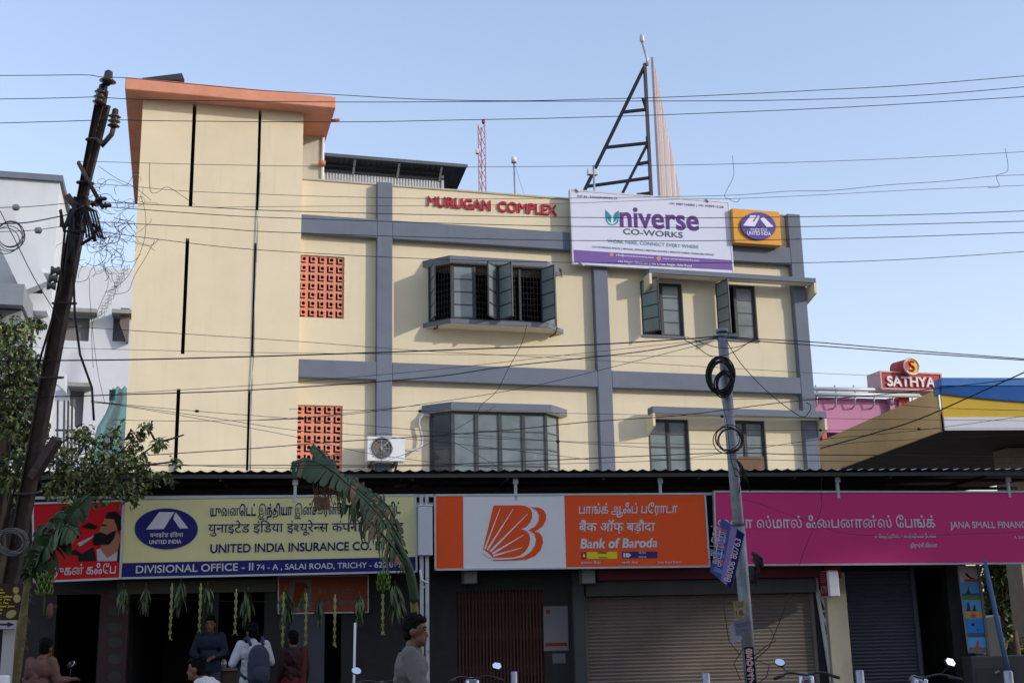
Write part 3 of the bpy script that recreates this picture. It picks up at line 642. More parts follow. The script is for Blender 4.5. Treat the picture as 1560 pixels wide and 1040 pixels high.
m = MB(); rc = r2(183, 197, 473, 524); m.prism([(rc[0], Y2-.5, rc[3]), (rc[1], Y2-.5, rc[3]), (rc[1], Y2-.5, rc[2]), (rc[1]-.08, Y2-.5, rc[2]), (rc[0], Y2-.5, rc[2]+.9)], (0, .45, 0)); m.build('wall_box', mat('brown_grey', (.15, .13, .12), .8), L2)
nt_ = MB(); Yn = 57.; rng = random.Random(3); N = 10; top = [PY(172, 590, Yn), PY(191, 590, Yn)]
def npt(u, v):
    l = [(172, 590), (163, 622), (148, 648), (138, 690), (132, 760)]; i = min(3, int(v*4)); f = v*4-i; xl = l[i][0]+(l[i+1][0]-l[i][0])*f; y = l[i][1]+(l[i+1][1]-l[i][1])*f
    return PY(xl+(193-xl)*u, y, Yn)+Vector((0, .35*math.sin(u*13+v*5), 0))
gv = [npt(i/N, j/N) for j in range(N+1) for i in range(N+1)]
nt_.add(gv, [(j*(N+1)+i, j*(N+1)+i+1, (j+1)*(N+1)+i+1, (j+1)*(N+1)+i) for j in range(N) for i in range(N)], 0, True)
no = nt_.build('safety_netting', mat('teal_net', (.03, .24, .23), .85, var=.25, scale=.6, bump=.3, bscale=30, alpha=.55, spec=.1), None); no.modifiers.new('thick', 'SOLIDIFY').thickness = .01
tag(no, 'teal safety netting hanging in front of the far white block', 'netting')

# ------------------------------------------------------------------ filling station and pink building on the right
CA = R(9.05); cdir, cfr = Vector((math.sin(CA), math.cos(CA), 0)), Vector((math.cos(CA), -math.sin(CA), 0)); c0 = PD(1440, 655, 30)
CF = Frame((c0.x, c0.y, 0), -CA)
cn = thing('station_canopy', 'filling station canopy with tan side and blue yellow and white front fascia', 'canopy', (c0.x+5, c0.y+5, 0))
zb = c0.z; px = 30/FOC; zw = zb+20*px; zy = zb+38*px; ztp = zb+80*px
def cb(s0, s1, u0, u1, z0, z1): return [c0*0+Vector((c0.x, c0.y, 0))+cfr*s+cdir*u+Vector((0, 0, z)) for s, u, z in ((s0, u0, z0), (s1, u0, z0), (s1, u1, z0), (s0, u1, z0), (s0, u0, z1), (s1, u0, z1), (s1, u1, z1), (s0, u1, z1))]
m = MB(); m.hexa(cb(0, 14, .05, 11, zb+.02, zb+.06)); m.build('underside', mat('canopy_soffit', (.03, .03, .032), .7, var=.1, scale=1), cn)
m = MB(); m.hexa(cb(.2, 14, .3, 11, zb+.5, zb+.6)); m.build('deck', M_metal, cn)
m = MB(); m.hexa(cb(-.04, .02, .2, 11, zb, zb+65*px)); m.build('tan_side', mat('tan_cladding', (.90, .60, .25), .6, var=.1, scale=.8, streak=.5, dirt=(.66, .41, .16)), cn)
m = MB(); m.hexa(cb(0, 14, 0, .05, zb, zw)); m.build('white_band', mat('white_fascia', (.66, .68, .72), .5, var=.04), cn)
n = 24; yl = MB(); bl = MB()
for i in range(n):
    s0, s1 = 14*i/n, 14*(i+1)/n; f = lambda s: zy+.30-.42*(1-math.exp(-s/3.2))
    P = lambda s, z, u=0.: Vector((c0.x, c0.y, 0))+cfr*s+cdir*u+Vector((0, 0, z))
    yl.hexa([P(s0, zw+.004, .03), P(s1, zw+.004, .03), P(s1, zw+.004, .08), P(s0, zw+.004, .08), P(s0, f(s0), .03), P(s1, f(s1), .03), P(s1, f(s1), .08), P(s0, f(s0), .08)])
    bl.hexa([P(s0, f(s0), -.02), P(s1, f(s1), -.02), P(s1, f(s1), .1), P(s0, f(s0), .1), P(s0, ztp-.2, -.1), P(s1, ztp-.2, -.1), P(s1, ztp-.2, .1), P(s0, ztp-.2, .1)])
yl.build('yellow_band', mat('yellow_fascia', (.62, .41, .035), .4, var=.05), cn); bl.build('blue_band', mat('blue_fascia', (.035, .14, .44), .4, var=.05), cn)
m = MB(); m.hexa(cb(-.02, 14, -.12, .3, ztp-.196, ztp)); m.hexa(cb(-.06, -.005, .0, .3, zb+56*px, ztp-.2)); m.build('blue_cap', mat('blue_cap', (.05, .19, .52), .4, var=.05), cn)
m = MB(); m.hexa(cb(3.2, 4., 3, 3.8, 0, zb)); m.build('column', mat('beige_column', (.42, .36, .27), .7), cn); m = MB(); m.hexa(cb(10, 10.8, 3, 3.8, 0, zb)); m.build('column', mat('beige_column', (.42, .36, .27), .7), cn)
m = MB(); m.hexa(cb(3, 4.2, 1.5, 1.75, zb-.01, zb+.02)); m.build('lamp_panel', mat('dull_lamp', (.25, .22, .12), .4), cn); m = MB(); m.hexa(cb(6.5, 7.7, 1.5, 1.75, zb-.01, zb+.02)); m.build('lamp_panel', mat('dull_lamp', (.25, .22, .12), .4), cn)

pk = thing('pink_building', 'pink flat walled building with steel pipe railing behind the tan canopy', 'building', (26, 48, 0))
Y3 = 46.; x0, x1 = PY(1200, 630, Y3).x, PY(1384, 630, Y3).x; zt = PY(1300, 606, Y3).z; zb2 = PY(1300, 659, Y3).z; zc = PY(1300, 690, Y3).z
m = MB(); m.box(x0, x1-.5, Y3, Y3+10, zb2, zt); m.box(PY(1352, 630, Y3).x, PY(1357, 630, Y3).x, Y3-.25, Y3-.002, zb2, zt); m.build('wall', mat('pink_cladding', (.44, .17, .31), .6, var=.08, scale=.7, streak=.15), pk)
m = MB(); m.box(x1-.5+.002, x1+.05, Y3-.1, Y3+10, 0, zt+.1); m.box(PY(1247, 660, Y3).x, PY(1254, 660, Y3).x, Y3-.3, Y3-.1, zc, zb2-.02); m.build('red_end', mat('red_cladding', (.5, .05, .06), .5), pk)
m = MB(); m.box(x0, x1-.51, Y3+.4, Y3+9, 0, zb2-.002); m.build('lower_wall', mat('grey_louvre', (.13, .13, .16), .7, var=.2, scale=4), pk)
m = MB()
for py, r in ((592, .09), (600, .1)): a, b = PY(1200, py, Y3-.4), PY(1400, py+2, Y3-.4); m.tube([a, b], r, 6)
for i in range(7): p = PY(1245+i*29, 598, Y3-.4); m.tube([p, p+Vector((0, .1, -.5)), p+Vector((.02, .39, -.62))], .035, 5); m.tube([p, p+Vector((0, .1, .35))], .04, 5)
m.build('pipe_railing', M_silver, pk)
st = thing('rooftop_sign', 'red box sign with silver capital letters and a round yellow emblem on top', 'signboard', PY(1388, 595, Y3-.6))
Y4 = Y3-.6; FS_ = Frame((0, Y4, 0), 0)
xl, xr = PY(1343, 580, Y4).x, PY(1433, 582, Y4).x; zt, zb_ = PY(1388, 569, Y4).z, PY(1388, 592, Y4).z
RED = paint((170, 62, 66)); SIL = paint((215, 212, 215), None, .35)
m = MB(); m.box(xl, xr, Y4, Y4+1., zb_, zt); m.build('box', RED, st, .03)
m = MB(); t = .07
for a_ in ((xl, xr, zb_-t, zb_), (xl, xr, zt, zt+t), (xl-t, xl, zb_-t, zt+t), (xr, xr+t, zb_-t, zt+t)): m.box(a_[0], a_[1], Y4-.04, Y4+1.02, a_[2], a_[3])
m.build('trim', mat('trim_pink', (.5, .3, .3), .5), st)
m = MB(); write(m, FS_, .02, 'SATHYA', 1352, 587.5, 1424, 589.4, 14, bold=.035, depth=.05); m.build('lettering', SIL, st)
cc = PY(1388.5, 558, Y4-.3)
m = MB(); m.tube([cc+Vector((-.2, .9, 0)), cc], .36, 24); m.build('drum', RED, st)
m = MB(); m.tube([cc+Vector((.36*math.cos(t), -.02, .36*math.sin(t))) for t in [2*math.pi*i/28 for i in range(29)]], .05, 6); m.build('rim', SIL, st)
m = MB(); m.prism([cc+Vector((.31*math.cos(t), -.012, .31*math.sin(t))) for t in [2*math.pi*i/28 for i in range(28)]], (0, -.01, 0)); m.build('disc', paint((226, 184, 70)), st)
m = MB(); pts = [(.13, .18), (.02, .23), (-.1, .16), (-.06, .05), (.06, -.01), (.11, -.11), (.02, -.21), (-.12, -.17)]
m.tube([cc+Vector((x, -.03, z)) for x, z in pts], [.035, .05, .05, .055, .06, .055, .05, .03], 6); m.build('emblem', paint((160, 45, 40)), st)

# ------------------------------------------------------------------ the row of shops
S = SHOP; WO = -.75
def rS(x0, x1, y0, y1, off=WO):
    xm, ym = (x0+x1)/2, (y0+y1)/2
    return S.sz(x0, ym, off)[0], S.sz(x1, ym, off)[0], S.sz(xm, y1, off)[1], S.sz(xm, y0, off)[1]
def sx(px, py=960, off=WO): return S.sz(px, py, off)[0]
row = thing('shop_row', 'row of dark ground floor shops under the corrugated awning', 'shops', S.W(0, WO, 0))
zl = S.sz(600, 902, WO)[1]; ztop = 4.15; SL, SR = sx(-120), sx(1482)
ZAW = (S.sz(500, 716, .2)[1]+S.sz(1400, 713.5, .2)[1])/2
hs = [(sx(84), sx(150), 0, S.sz(110, 905, WO)[1]), (sx(197), sx(306), 0, S.sz(250, 903, WO)[1]), (sx(332), sx(402), 0, S.sz(250, 903, WO)[1]), (sx(495), sx(520), 0, S.sz(500, 934, WO)[1]),
      (sx(695), sx(829), 0, zl), (sx(890), sx(1243), 0, S.sz(1060, 905, WO)[1]), (sx(1283), sx(1400), 0, S.sz(1340, 866, WO)[1]), (sx(1402), sx(1450), 0, S.sz(1340, 866, WO)[1])]
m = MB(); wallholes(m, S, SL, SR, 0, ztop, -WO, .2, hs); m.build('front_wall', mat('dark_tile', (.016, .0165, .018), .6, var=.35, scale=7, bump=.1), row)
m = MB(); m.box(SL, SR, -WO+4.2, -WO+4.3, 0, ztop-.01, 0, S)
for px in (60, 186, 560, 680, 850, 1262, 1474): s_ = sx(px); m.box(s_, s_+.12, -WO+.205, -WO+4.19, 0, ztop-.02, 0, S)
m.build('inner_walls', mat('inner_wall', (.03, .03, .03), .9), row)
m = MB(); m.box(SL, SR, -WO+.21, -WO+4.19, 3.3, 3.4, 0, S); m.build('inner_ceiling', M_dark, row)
# lintel beams
LM = mat('lintel_plaster', (.10, .103, .095), .85, var=.15, scale=2)
m = MB(); a = rS(890, 1240, 883, 905); m.box(a[0], a[1], -WO-.12, -WO-.002, a[2], a[3], 0, S); m.build('lintel', LM, row); m = MB(); a = rS(180, 421, 884, 903); m.box(a[0], a[1], -WO-.1, -WO-.002, a[2], a[3], 0, S)
m.build('lintel', mat('lintel_plaster', (.10, .103, .095), .85, var=.15, scale=2), row)
m = MB(); a = rS(905, 1243, 862, 882); m.box(a[0], a[1], -WO-.3, -WO-.003, a[2], a[3], 0, S); m.build('maroon_board', mat('maroon_board', (.16, .025, .045), .6), row)
for px in (717, 897): m = MB(); a = rS(px-10, px+10, 866, 888, -.25); m.box(a[0], a[1], .25, -WO-.002, a[2], a[3], 0, S); m.build('beam_end', M_concrete, row, .01)
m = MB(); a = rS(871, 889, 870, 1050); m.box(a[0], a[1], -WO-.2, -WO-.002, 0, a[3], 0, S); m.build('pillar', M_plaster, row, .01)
m = MB(); a = rS(1263, 1294, 880, 1040, WO+.18); m.box(a[0], a[1], -WO-.18, -WO-.002, 0, a[3]+.1, 0, S); m.build('cream_pillar', mat('cream_stained', (.42, .39, .29), .8, var=.12, scale=2, streak=.5, dirt=(.25, .17, .08)), row, .01)
def shutter(a, c, y, label):
    m = MB(); z = 0.14; st = .062
    while z < a[3]:
        z2 = min(z+st, a[3]); zm = z+(z2-z)*.6
        m.add([S.W(a[0], -y, z), S.W(a[1], -y, z), S.W(a[1], -y+.02, zm), S.W(a[0], -y+.02, zm)], [(0, 1, 2, 3)]); m.add([S.W(a[0], -y+.02, zm), S.W(a[1], -y+.02, zm), S.W(a[1], -y, z2), S.W(a[0], -y, z2)], [(0, 1, 2, 3)]); z = z2
    for s0 in (a[0], a[1]-.06): m.box(s0, s0+.06, y-.05, y+.04, 0, a[3], 0, S)
    return tag(m.build('roller_shutter', c, row), label)
shutter(hs[5], mat('brown_shutter', (.195, .163, .138), .6, .0, spec=.2, var=.15, scale=2, streak=.3), -WO+.05, 'brown slatted roller shutter closed over a wide opening')
shutter(hs[6], mat('blue_grey_shutter', (.06, .062, .085), .5, .1, var=.15, scale=2), -WO+.05, 'dark blue grey roller shutter')
a = hs[4]; m = MB(); n = 26
for i in range(n+1): s_ = a[0]+(a[1]-a[0])*i/n; m.box(s_-.012, s_+.012, -WO+.02, -WO+.05, .14, a[3], 0, S)
for k in range(n):
    s0, s1 = a[0]+(a[1]-a[0])*k/n, a[0]+(a[1]-a[0])*(k+1)/n
    for z in (.3, .9, 1.5, 2.1): m.bar(S.W(s0, WO-.06, z), S.W(s1, WO-.06, z+.28), .015); m.bar(S.W(s0, WO-.06, z+.28), S.W(s1, WO-.06, z), .015)
m.box(a[0], a[1], -WO+.09, -WO+.1, .14, a[3], 1, S)
tag(m.build('folding_gate', [mat('gate_red', (.075, .02, .015), .6, var=.2), mat('gate_back', (.045, .014, .012), .7)], row), 'red brown folding steel gate')
m = MB(); a = rS(441, 494, 934, 1050); m.box(a[0], a[1], -WO-.04, -WO-.002, .1, a[3], 0, S); m.build('grey_door', mat('grey_door', (.06, .065, .08), .6), row)
m = MB(); a = rS(152, 195, 895, 1050); m.box(a[0], a[1], -WO-.06, -WO-.002, .1, a[3], 0, S)
mm = MB()
for py in (905, 930, 955, 978, 1003, 1030): plate(mm, S, WO+.061, ell(175, py, 11, 8, 16), .004)
b = m.build('menu_strip', mat('menu_red', (.04, .012, .012), .6), row); mm.build('plates', mat('menu_plate', (.035, .035, .03), .6), b)

# awning
aw = thing('awning', 'long dark corrugated metal awning running over all the shop signs', 'awning', S.W(0, 0, ZAW-.1))
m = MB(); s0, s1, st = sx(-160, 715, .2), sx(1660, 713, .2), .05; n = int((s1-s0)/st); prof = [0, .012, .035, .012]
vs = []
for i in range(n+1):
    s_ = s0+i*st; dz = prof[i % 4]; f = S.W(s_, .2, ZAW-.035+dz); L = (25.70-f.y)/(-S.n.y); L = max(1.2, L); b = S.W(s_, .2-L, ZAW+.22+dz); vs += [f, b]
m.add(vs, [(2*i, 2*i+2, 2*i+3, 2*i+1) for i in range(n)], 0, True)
m.build('underside', M_awn_shade, aw)  # second copy of the sheet, its dark colour stands in for the shade below
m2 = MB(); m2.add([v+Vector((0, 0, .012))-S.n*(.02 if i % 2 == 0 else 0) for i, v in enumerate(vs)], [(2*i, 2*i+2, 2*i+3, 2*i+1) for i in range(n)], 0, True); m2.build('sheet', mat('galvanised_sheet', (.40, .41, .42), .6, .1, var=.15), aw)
m = MB()
m.box(s0, s1, -.16, -.11, ZAW-.12, ZAW-.055, 0, S)
for o_ in (.9, 2.2, 3.6): m.box(s0, s1, o_, o_+.05, ZAW-.1, ZAW-.045, 0, S)
for px in range(-100, 1640, 145): s_ = sx(px, 715, 0); m.box(s_, s_+.05, -.1, 4.2, ZAW-.16, ZAW-.105, 0, S)
m.build('purlin', mat('dark_steel', (.06, .06, .065), .6, .3), aw)
m = MB(); zs = S.sz(780, 753, .02)[1]
for px in (450, 785, 1005, 1275, 1535, 205): m = MB(); s_ = sx(px, 735, 0); m.box(s_-.025, s_+.025, -.03, .02, zs-.1, ZAW-.125, 0, S); m.box(s_-.045, s_+.045, -.05, -.031, ZAW-.22, ZAW-.125, 0, S); m.build('post', M_silver, aw)
m = MB(); m.box(sx(40, 756, 0), s1, .105, .15, zs-.015, zs+.03, 0, S); m.box(sx(625, 765, 0), sx(668, 765, 0), .105, .15, zs-.16, zs-.11, 0, S); m.build('top_rail', M_silver, aw)

def board(name, label, q, matr, off=0.02, th=.1, edge=.03, fm=None):
    P = [S.P(x, y, off) for x, y in q]; c = sum(P, Vector())/4
    t = thing(name, label, 'signboard', S.W((c-S.o).dot(S.x), off, min(p.z for p in P)))
    m = MB(); m.prism(P, -S.n*th); m.build('face', matr, t)
    m = MB(); cc = c
    for i in range(4): a, b = P[i], P[(i+1) % 4]; d = (b-a).normalized(); a2, b2 = a-d*edge/2, b+d*edge/2; m.bar(a2-S.n*.03, b2-S.n*.03, edge, .085, 0, S.n)
    m.build('frame', fm or M_silver, t); return t
# ---- insurance
IQ = [(189.8, 758.9), (633, 753.6), (634.6, 870), (183.3, 880.3)]
ins = board('office_sign', 'wide pale yellow sign with a blue foot strip and dark blue oval emblem', IQ, mat('yellow_flex', (.70, .675, .33), .6, bump=.35, bscale=2.2, spec=.15, var=.06, scale=1.5, streak=.22, dirt=(.45, .43, .22)))
NAVY = paint((36, 36, 104)); Pl = .024
m = MB(); plate(m, S, Pl, [(186.6, 857.2), (633.2, 847.6), (634.2, 869), (183.9, 879)], .002); m.build('foot_strip', NAVY, ins)
m = MB(); plate(m, S, Pl, ell(253.2, 805.2, 48.2, 31.2, 40), .002); m.build('oval', NAVY, ins)
m = MB(); plate(m, S, Pl-.001, ell(253.2, 805.2, 49.6, 32.4, 40), .0025, 0); m.build('oval_rim', paint((190, 190, 175)), ins)
WL = paint((200, 200, 205))
m = MB(); off = Pl+.003
plate(m, S, off, [(222.7, 806), (242.4, 779.4), (265.5, 779.6), (249.5, 805.2)], .003); plate(m, S, off, [(266, 783), (268, 780), (287, 804.2), (274, 804.6), (264, 790)], .003)
write(m, S, off, 'यनाइटेड इंिडया', 228.5, 817.5, 279, 817, 5.2, ref='प', bold=.015); write(m, S, off, 'UNITED INDIA', 227.5, 828, 276, 827, 5.6, bold=.03)
write(m, S, off, 'DIVISIONAL OFFICE - II', 207, 872.6, 385.5, 867.9, 11.2, bold=.016); write(m, S, off, '74 - A , SALAI ROAD, TRICHY - 620 013.', 391, 867.8, 614, 863.0, 8.3, bold=.016)
m.build('white_lettering', WL, ins)
m = MB()
write(m, S, Pl, 'யுைனெடட் இந்தியா இன்சூரன்ஸ் கம்ெபனி லிட்.,', 320.6, 785.5, 614.5, 781, 11.8, ref='ப', bold=.026)
write(m, S, Pl, 'युनाइटेड इंिडया इं{श}यूरे{न}स कंपनी िलिमटेड,', 317, 811, 618, 808, 12.6, ref='प', bold=.004)
write(m, S, Pl, 'UNITED INDIA INSURANCE CO. LTD.', 320.6, 841.5, 605, 836.2, 12.6, bold=.026)
m.build('blue_lettering', paint((38, 38, 98)), ins)
# ---- bank
BQ = [(662.5, 754), (1073.7, 751.6), (1081, 862.2), (663.3, 867.2)]
bk = board('bank_sign', 'orange and white bank sign with a rayed orange emblem', BQ, mat('white_board', (.74, .75, .77), .6, bump=.35, bscale=2.2, spec=.15, var=.04, scale=1.2, streak=.1), .03)
OR = mat('orange_flex', (.78, .10, .024), .6, bump=.35, bscale=2.2, spec=.12, var=.06, scale=1.2); Pl = .033
m = MB(); k = 3.12; Bx = lambda *p: [(600+x/k, 730+y/k) for x, y in p]
plate(m, S, Pl, Bx((196, 79), (329, 78), (331, 426), (198, 427)), .002); m.build('orange_panel', OR, bk); m = MB(); plate(m, S, Pl, Bx((810, 72), (1477, 68), (1501, 411), (819, 417)), .002)
m.build('orange_panel', OR, bk)
m = MB()
plate(m, S, Pl, Bx((474, 123), (540, 122), (600, 122), (628, 126), (647, 137), (657, 155), (657, 180), (648, 204), (630, 224), (604, 236), (628, 242), (643, 258), (648, 282), (642, 312), (626, 340), (600, 360), (570, 368), (520, 370), (469, 371), (440, 352), (424, 330), (446, 240)), .003)
plate(m, S, Pl, Bx((648, 131), (690, 133), (712, 145), (724, 166), (722, 195), (708, 222), (682, 240), (666, 246), (690, 252), (706, 272), (709, 300), (698, 335), (672, 362), (632, 379), (580, 384), (469, 386), (469, 381), (560, 377), (612, 368), (648, 345), (670, 315), (676, 285), (668, 258), (640, 240), (672, 222), (688, 196), (690, 168), (678, 146)), .003)
m.build('emblem', OR, bk)
m = MB(); o2 = Pl+.0045
for x0, y0, x1, y1, w_ in ((432, 330, 505, 138, 4), (444, 334, 567, 140, 4.5), (458, 342, 636, 163, 5), (468, 352, 617, 263, 5), (472, 362, 612, 323, 4.5)):
    d = Vector((x1-x0, y1-y0)).normalized(); nn = Vector((-d.y, d.x))*w_; plate(m, S, o2, Bx((x0-nn.x, y0-nn.y), (x1-nn.x*.25, y1-nn.y*.25), (x1+nn.x*.25, y1+nn.y*.25), (x0+nn.x, y0+nn.y)), .002)
plate(m, S, o2, Bx((424, 332), (448, 348), (470, 371), (450, 372), (420, 345)), .002)
m.build('white_rays', mat('white_board2', (.74, .75, .77), .6, spec=.15), bk)
m = MB()
write(m, S, o2-.001, 'பாங்க் ஆஃப் பேராடா', 882, 782, 1032.7, 780.5, 10.6, ref='ப', shear=.12, bold=.018)
write(m, S, o2-.001, 'बैंक ऑफ़ बड़ौदा', 882.7, 808.8, 998.4, 808, 12, ref='प', shear=.08, bold=.016)
write(m, S, o2-.001, 'Bank of Baroda', 884.6, 834.5, 1001.3, 832.6, 13.6, shear=.16, bold=.04)
write(m, S, o2-.001, 'हमारा बैंक', 885, 858.5, 915, 858.2, 3, ref='प'); write(m, S, o2-.001, 'जारी बैंक', 947, 858.4, 972, 858, 3, ref='प'); write(m, S, o2-.001, 'Salai Road Branch', 1002.5, 857.5, 1039, 856.8, 3.4)
m.build('lettering', paint((205, 205, 212)), bk)
m = MB(); plate(m, S, o2-.001, Bx((890, 345), (915, 344), (915, 377), (890, 378)), .002, 0); plate(m, S, o2-.001, Bx((917, 344), (1061, 343), (1061, 376), (917, 377)), .002, 1); plate(m, S, o2-.001, Bx((1085, 342), (1253, 341), (1253, 373), (1085, 374)), .002, 2)
plate(m, S, o2+.002, Bx((898, 368), (902, 350), (908, 358), (909, 368)), .002, 3); write(m, S, o2+.001, 'विजया', 910, 843.5, 925, 843.2, 3.2, ref='प', m=4); write(m, S, o2+.001, 'Vijaya', 911, 849.6, 925, 849.3, 2.6, m=4)
plate(m, S, o2+.002, Bx((1091, 348), (1100, 348), (1100, 370), (1091, 370)), .002, 3); plate(m, S, o2+.002, Bx((1103, 348), (1118, 350), (1128, 359), (1118, 369), (1103, 370)), .002, 3)
write(m, S, o2+.001, 'देना', 973, 843.2, 984, 843, 3, ref='प', m=3); write(m, S, o2+.001, 'DENA', 973, 849.4, 985, 849.2, 2.8, m=3)
m.build('badges', [paint((170, 40, 50)), paint((215, 205, 50)), paint((60, 50, 110)), paint((205, 205, 212)), paint((70, 65, 20))], bk)
# ---- finance
PQ = [(1088, 748.2), (1660, 749), (1668, 856.8), (1091, 860.6)]
PINK = mat('magenta_flex', (.60, .045, .18), .6, bump=.35, bscale=2.2, spec=.12, var=.06, scale=.8)
fn = board('finance_sign', 'very wide magenta sign with white lettering at the right of the row', PQ, PINK, .02)
m = MB(); Pl = .024
write(m, S, Pl, 'ஜனா ஸ்மால் ஃைபனான்ஸ் ேபங்க்', 1094, 804, 1424.4, 802.6, 12.6, ref='ப', bold=.018)
write(m, S, Pl, 'JANA SMALL FINANCE BANK', 1447.8, 804, 1606, 803.4, 9.6, bold=.02)
write(m, S, Pl, 'எ ெஷட்யூல்டு கமர்ஷியல் ேபங்க்', 1333, 819, 1426, 818.4, 4.2, ref='ப', bold=.01); write(m, S, Pl, 'திருச்சி கிைள', 1387, 833.4, 1427.5, 833, 4.6, ref='ப', bold=.012)
write(m, S, Pl, 'A Scheduled Commercial Bank', 1544.6, 820, 1630, 820, 4)
m.build('lettering', paint((205, 195, 208)), fn)
# ---- cafe
CQ = [(50, 766.5), (187.6, 762.5), (183, 880.5), (52, 886)]
cf = board('cafe_sign', 'red cafe sign with a bearded man picture and white lettering', CQ, mat('red_flex', (.56, .014, .02), .6, bump=.35, bscale=2.2, spec=.12, var=.06, scale=1.5), .03)
Pl = .034; k = 2.8875; C = lambda *p: [(x/k, 680+y/k) for x, y in p]
m = MB()
plate(m, S, Pl, C((300, 470), (330, 450), (360, 470), (410, 440), (425, 502), (345, 504), (345, 480)), .002, 0)
plate(m, S, Pl+.0003, C((512, 430), (530, 400), (536, 505), (505, 505)), .002, 0)
plate(m, S, Pl+.0006, C((425, 452), (470, 440), (518, 450), (514, 502), (428, 504)), .002, 1)
plate(m, S, Pl+.003, C((442, 430), (515, 370), (530, 400), (518, 460), (472, 488), (445, 455)), .002, 2)
plate(m, S, Pl+.004, C((462, 312), (445, 350), (436, 372), (447, 384), (500, 390), (520, 365), (505, 310)), .002, 2)
plate(m, S, Pl+.007, C((462, 316), (474, 290), (508, 282), (532, 306), (534, 365), (518, 372), (512, 345), (500, 318)), .002, 3)
plate(m, S, Pl+.0075, C((408, 412), (414, 384), (438, 374), (470, 386), (512, 366), (502, 402), (480, 430), (412, 434)), .002, 3)
plate(m, S, Pl+.0078, C((447, 340), (470, 344), (468, 350), (448, 347)), .001, 3)
plate(m, S, Pl+.001, C((340, 425), (400, 396), (432, 374), (434, 380), (404, 402), (350, 440)), .002, 1); plate(m, S, Pl+.001, C((360, 350), (390, 332), (432, 350), (420, 362), (380, 360)), .002, 3)
m.build('picture', [paint((30, 26, 30)), paint((185, 180, 185)), paint((165, 110, 88)), paint((22, 16, 18))], cf)
m = MB(); write(m, S, Pl, 'முருகன் கஃேப', 62, 876.5, 176, 872.5, 10.8, ref='ப', bold=.02); m.build('lettering', WL, cf)

# ---- white box and column between two signs
bx = thing('meter_box', 'tall white metal box on twin steel columns between the yellow and orange signs', 'box', S.W(sx(647, 900, .12), .12, .1))
m = MB(); a = rS(637, 659, 771, 845.5, .2); m.box(a[0], a[1], -.2, .0, a[2], a[3], 0, S); m.box(a[0]-.01, a[1]+.01, -.205, .0, a[3], a[3]+.03, 0, S); m.build('box', mat('white_box', (.56, .60, .63), .5, var=.06, streak=.2), bx, .01)
m = MB(); a = rS(640, 654, 850, 1040, .1)
for s_ in (a[0], a[1]-.06): m.box(s_, s_+.06, -.1, -.03, .1, zs, 0, S)
for z in (.8, 1.6, 2.4): m.box(a[0]+.061, a[1]-.061, -.09, -.05, z, z+.04, 0, S)
m.build('column', mat('white_steel', (.50, .52, .55), .5, var=.15, scale=4, dirt=(.2, .11, .06)), bx)
m = MB(); p = S.P(642, 882, .22); m.tube([p+Vector((-.02, 0, .15)), p, p+Vector((.06, 0, -.04)), p+Vector((.11, 0, -.05))], .018, 6); m.build('hook', M_white, bx)

# ---- ATM sign, steel lattice
at = thing('cash_sign', 'small red and white projecting box sign on the cream pillar', 'sign', S.P(1263, 910, -.7))
a = rS(1262, 1279, 868, 909, -.1); sw = a[1]-a[0]
m = MB(); m.box(a[0], a[1], .1, .5, a[2], a[3], 0, S); m.build('box', mat('white_acrylic', (.62, .63, .66), .35), at, .025)
m = MB(); m.box(a[0]-.008, a[0]-.001, .15, .47, a[2]+.03, a[3]-.02, 0, S); m.build('red_face', mat('red_acrylic', (.32, .012, .025), .4), at)
m = MB(); A = S.W(a[0]-.0085, -.45, a[2]+.07); Bp = S.W(a[0]-.0085, -.17, a[2]+.07); letters(m, 'ATM', A, Bp, A+Vector((0, 0, .13)), -S.x, bold=.02, depth=.002)
for i in range(6): z = a[2]+.26+i*.035; m.prism([S.W(a[0]-.0085, -.43, z), S.W(a[0]-.0085, -.21, z), S.W(a[0]-.0085, -.21, z+.012), S.W(a[0]-.0085, -.43, z+.012)], -S.x*.002)
m.build('lettering', paint((200, 150, 155)), at)
a = rS(1256, 1281, 862, 880, WO+.25); m = MB(); m.box(a[0], a[1], -WO-.25, -WO-.21, a[2], a[3], 0, S); m.build('red_board', mat('red_board', (.3, .05, .045), .6), at)
lt = thing('steel_lattice', 'narrow white steel lattice post leaning by the brown shutter', 'post', S.P(1262, 1040, -.7))
m = MB(); A0, A1, B0, B1 = S.P(1244, 893, -.7), S.P(1268, 1045, -.7), S.P(1253, 893, -.7), S.P(1281, 1045, -.7)
m.bar(A0, A0+(A1-A0)*1.9, .05); m.bar(B0, B0+(B1-B0)*1.9, .05); m.bar(A0-Vector((0, 0, 0)), S.P(1243, 866, -.7), .05)
L_ = lambda t, P0, P1: P0+(P1-P0)*t
for i in range(5): t = i/4; m.bar(L_(t, A0, A1), L_(t+.25, B0, B1), .035); m.bar(L_(t+.25, A0, A1), L_(t+.25, B0, B1), .03)
m.build('lattice', M_white, lt)

# ---- second bank sign inside, posters
b2s = board('inner_bank_sign', 'dim orange red bank sign on the wall behind the hanging leaves', [(424, 878), (561, 876), (561, 932), (424, 934)], mat('dim_orange', (.30, .05, .02), .6, var=.1), WO+.06, .04, .02)
m = MB(); plate(m, S, WO+.063, [(441, 882), (475, 881.6), (475, 929), (441, 929.6)], .002, 0)
plate(m, S, WO+.066, [(450, 886), (464, 886), (470, 894), (462, 902), (470, 910), (462, 924), (444, 925)], .002, 1); write(m, S, WO+.063, 'Bank of Baroda', 484, 921, 545, 920, 8, bold=.02, shear=.15); write(m, S, WO+.063, 'बैंक ऑफ़ बड़ौदा', 484, 905, 540, 904, 7, ref='प')
m.build('lettering', [paint((120, 110, 110)), paint((120, 50, 25))], b2s)
nt2 = thing('wall_notice', 'pale notice with red head and foot beside the folding gate', 'notice', S.P(846, 1000, WO))
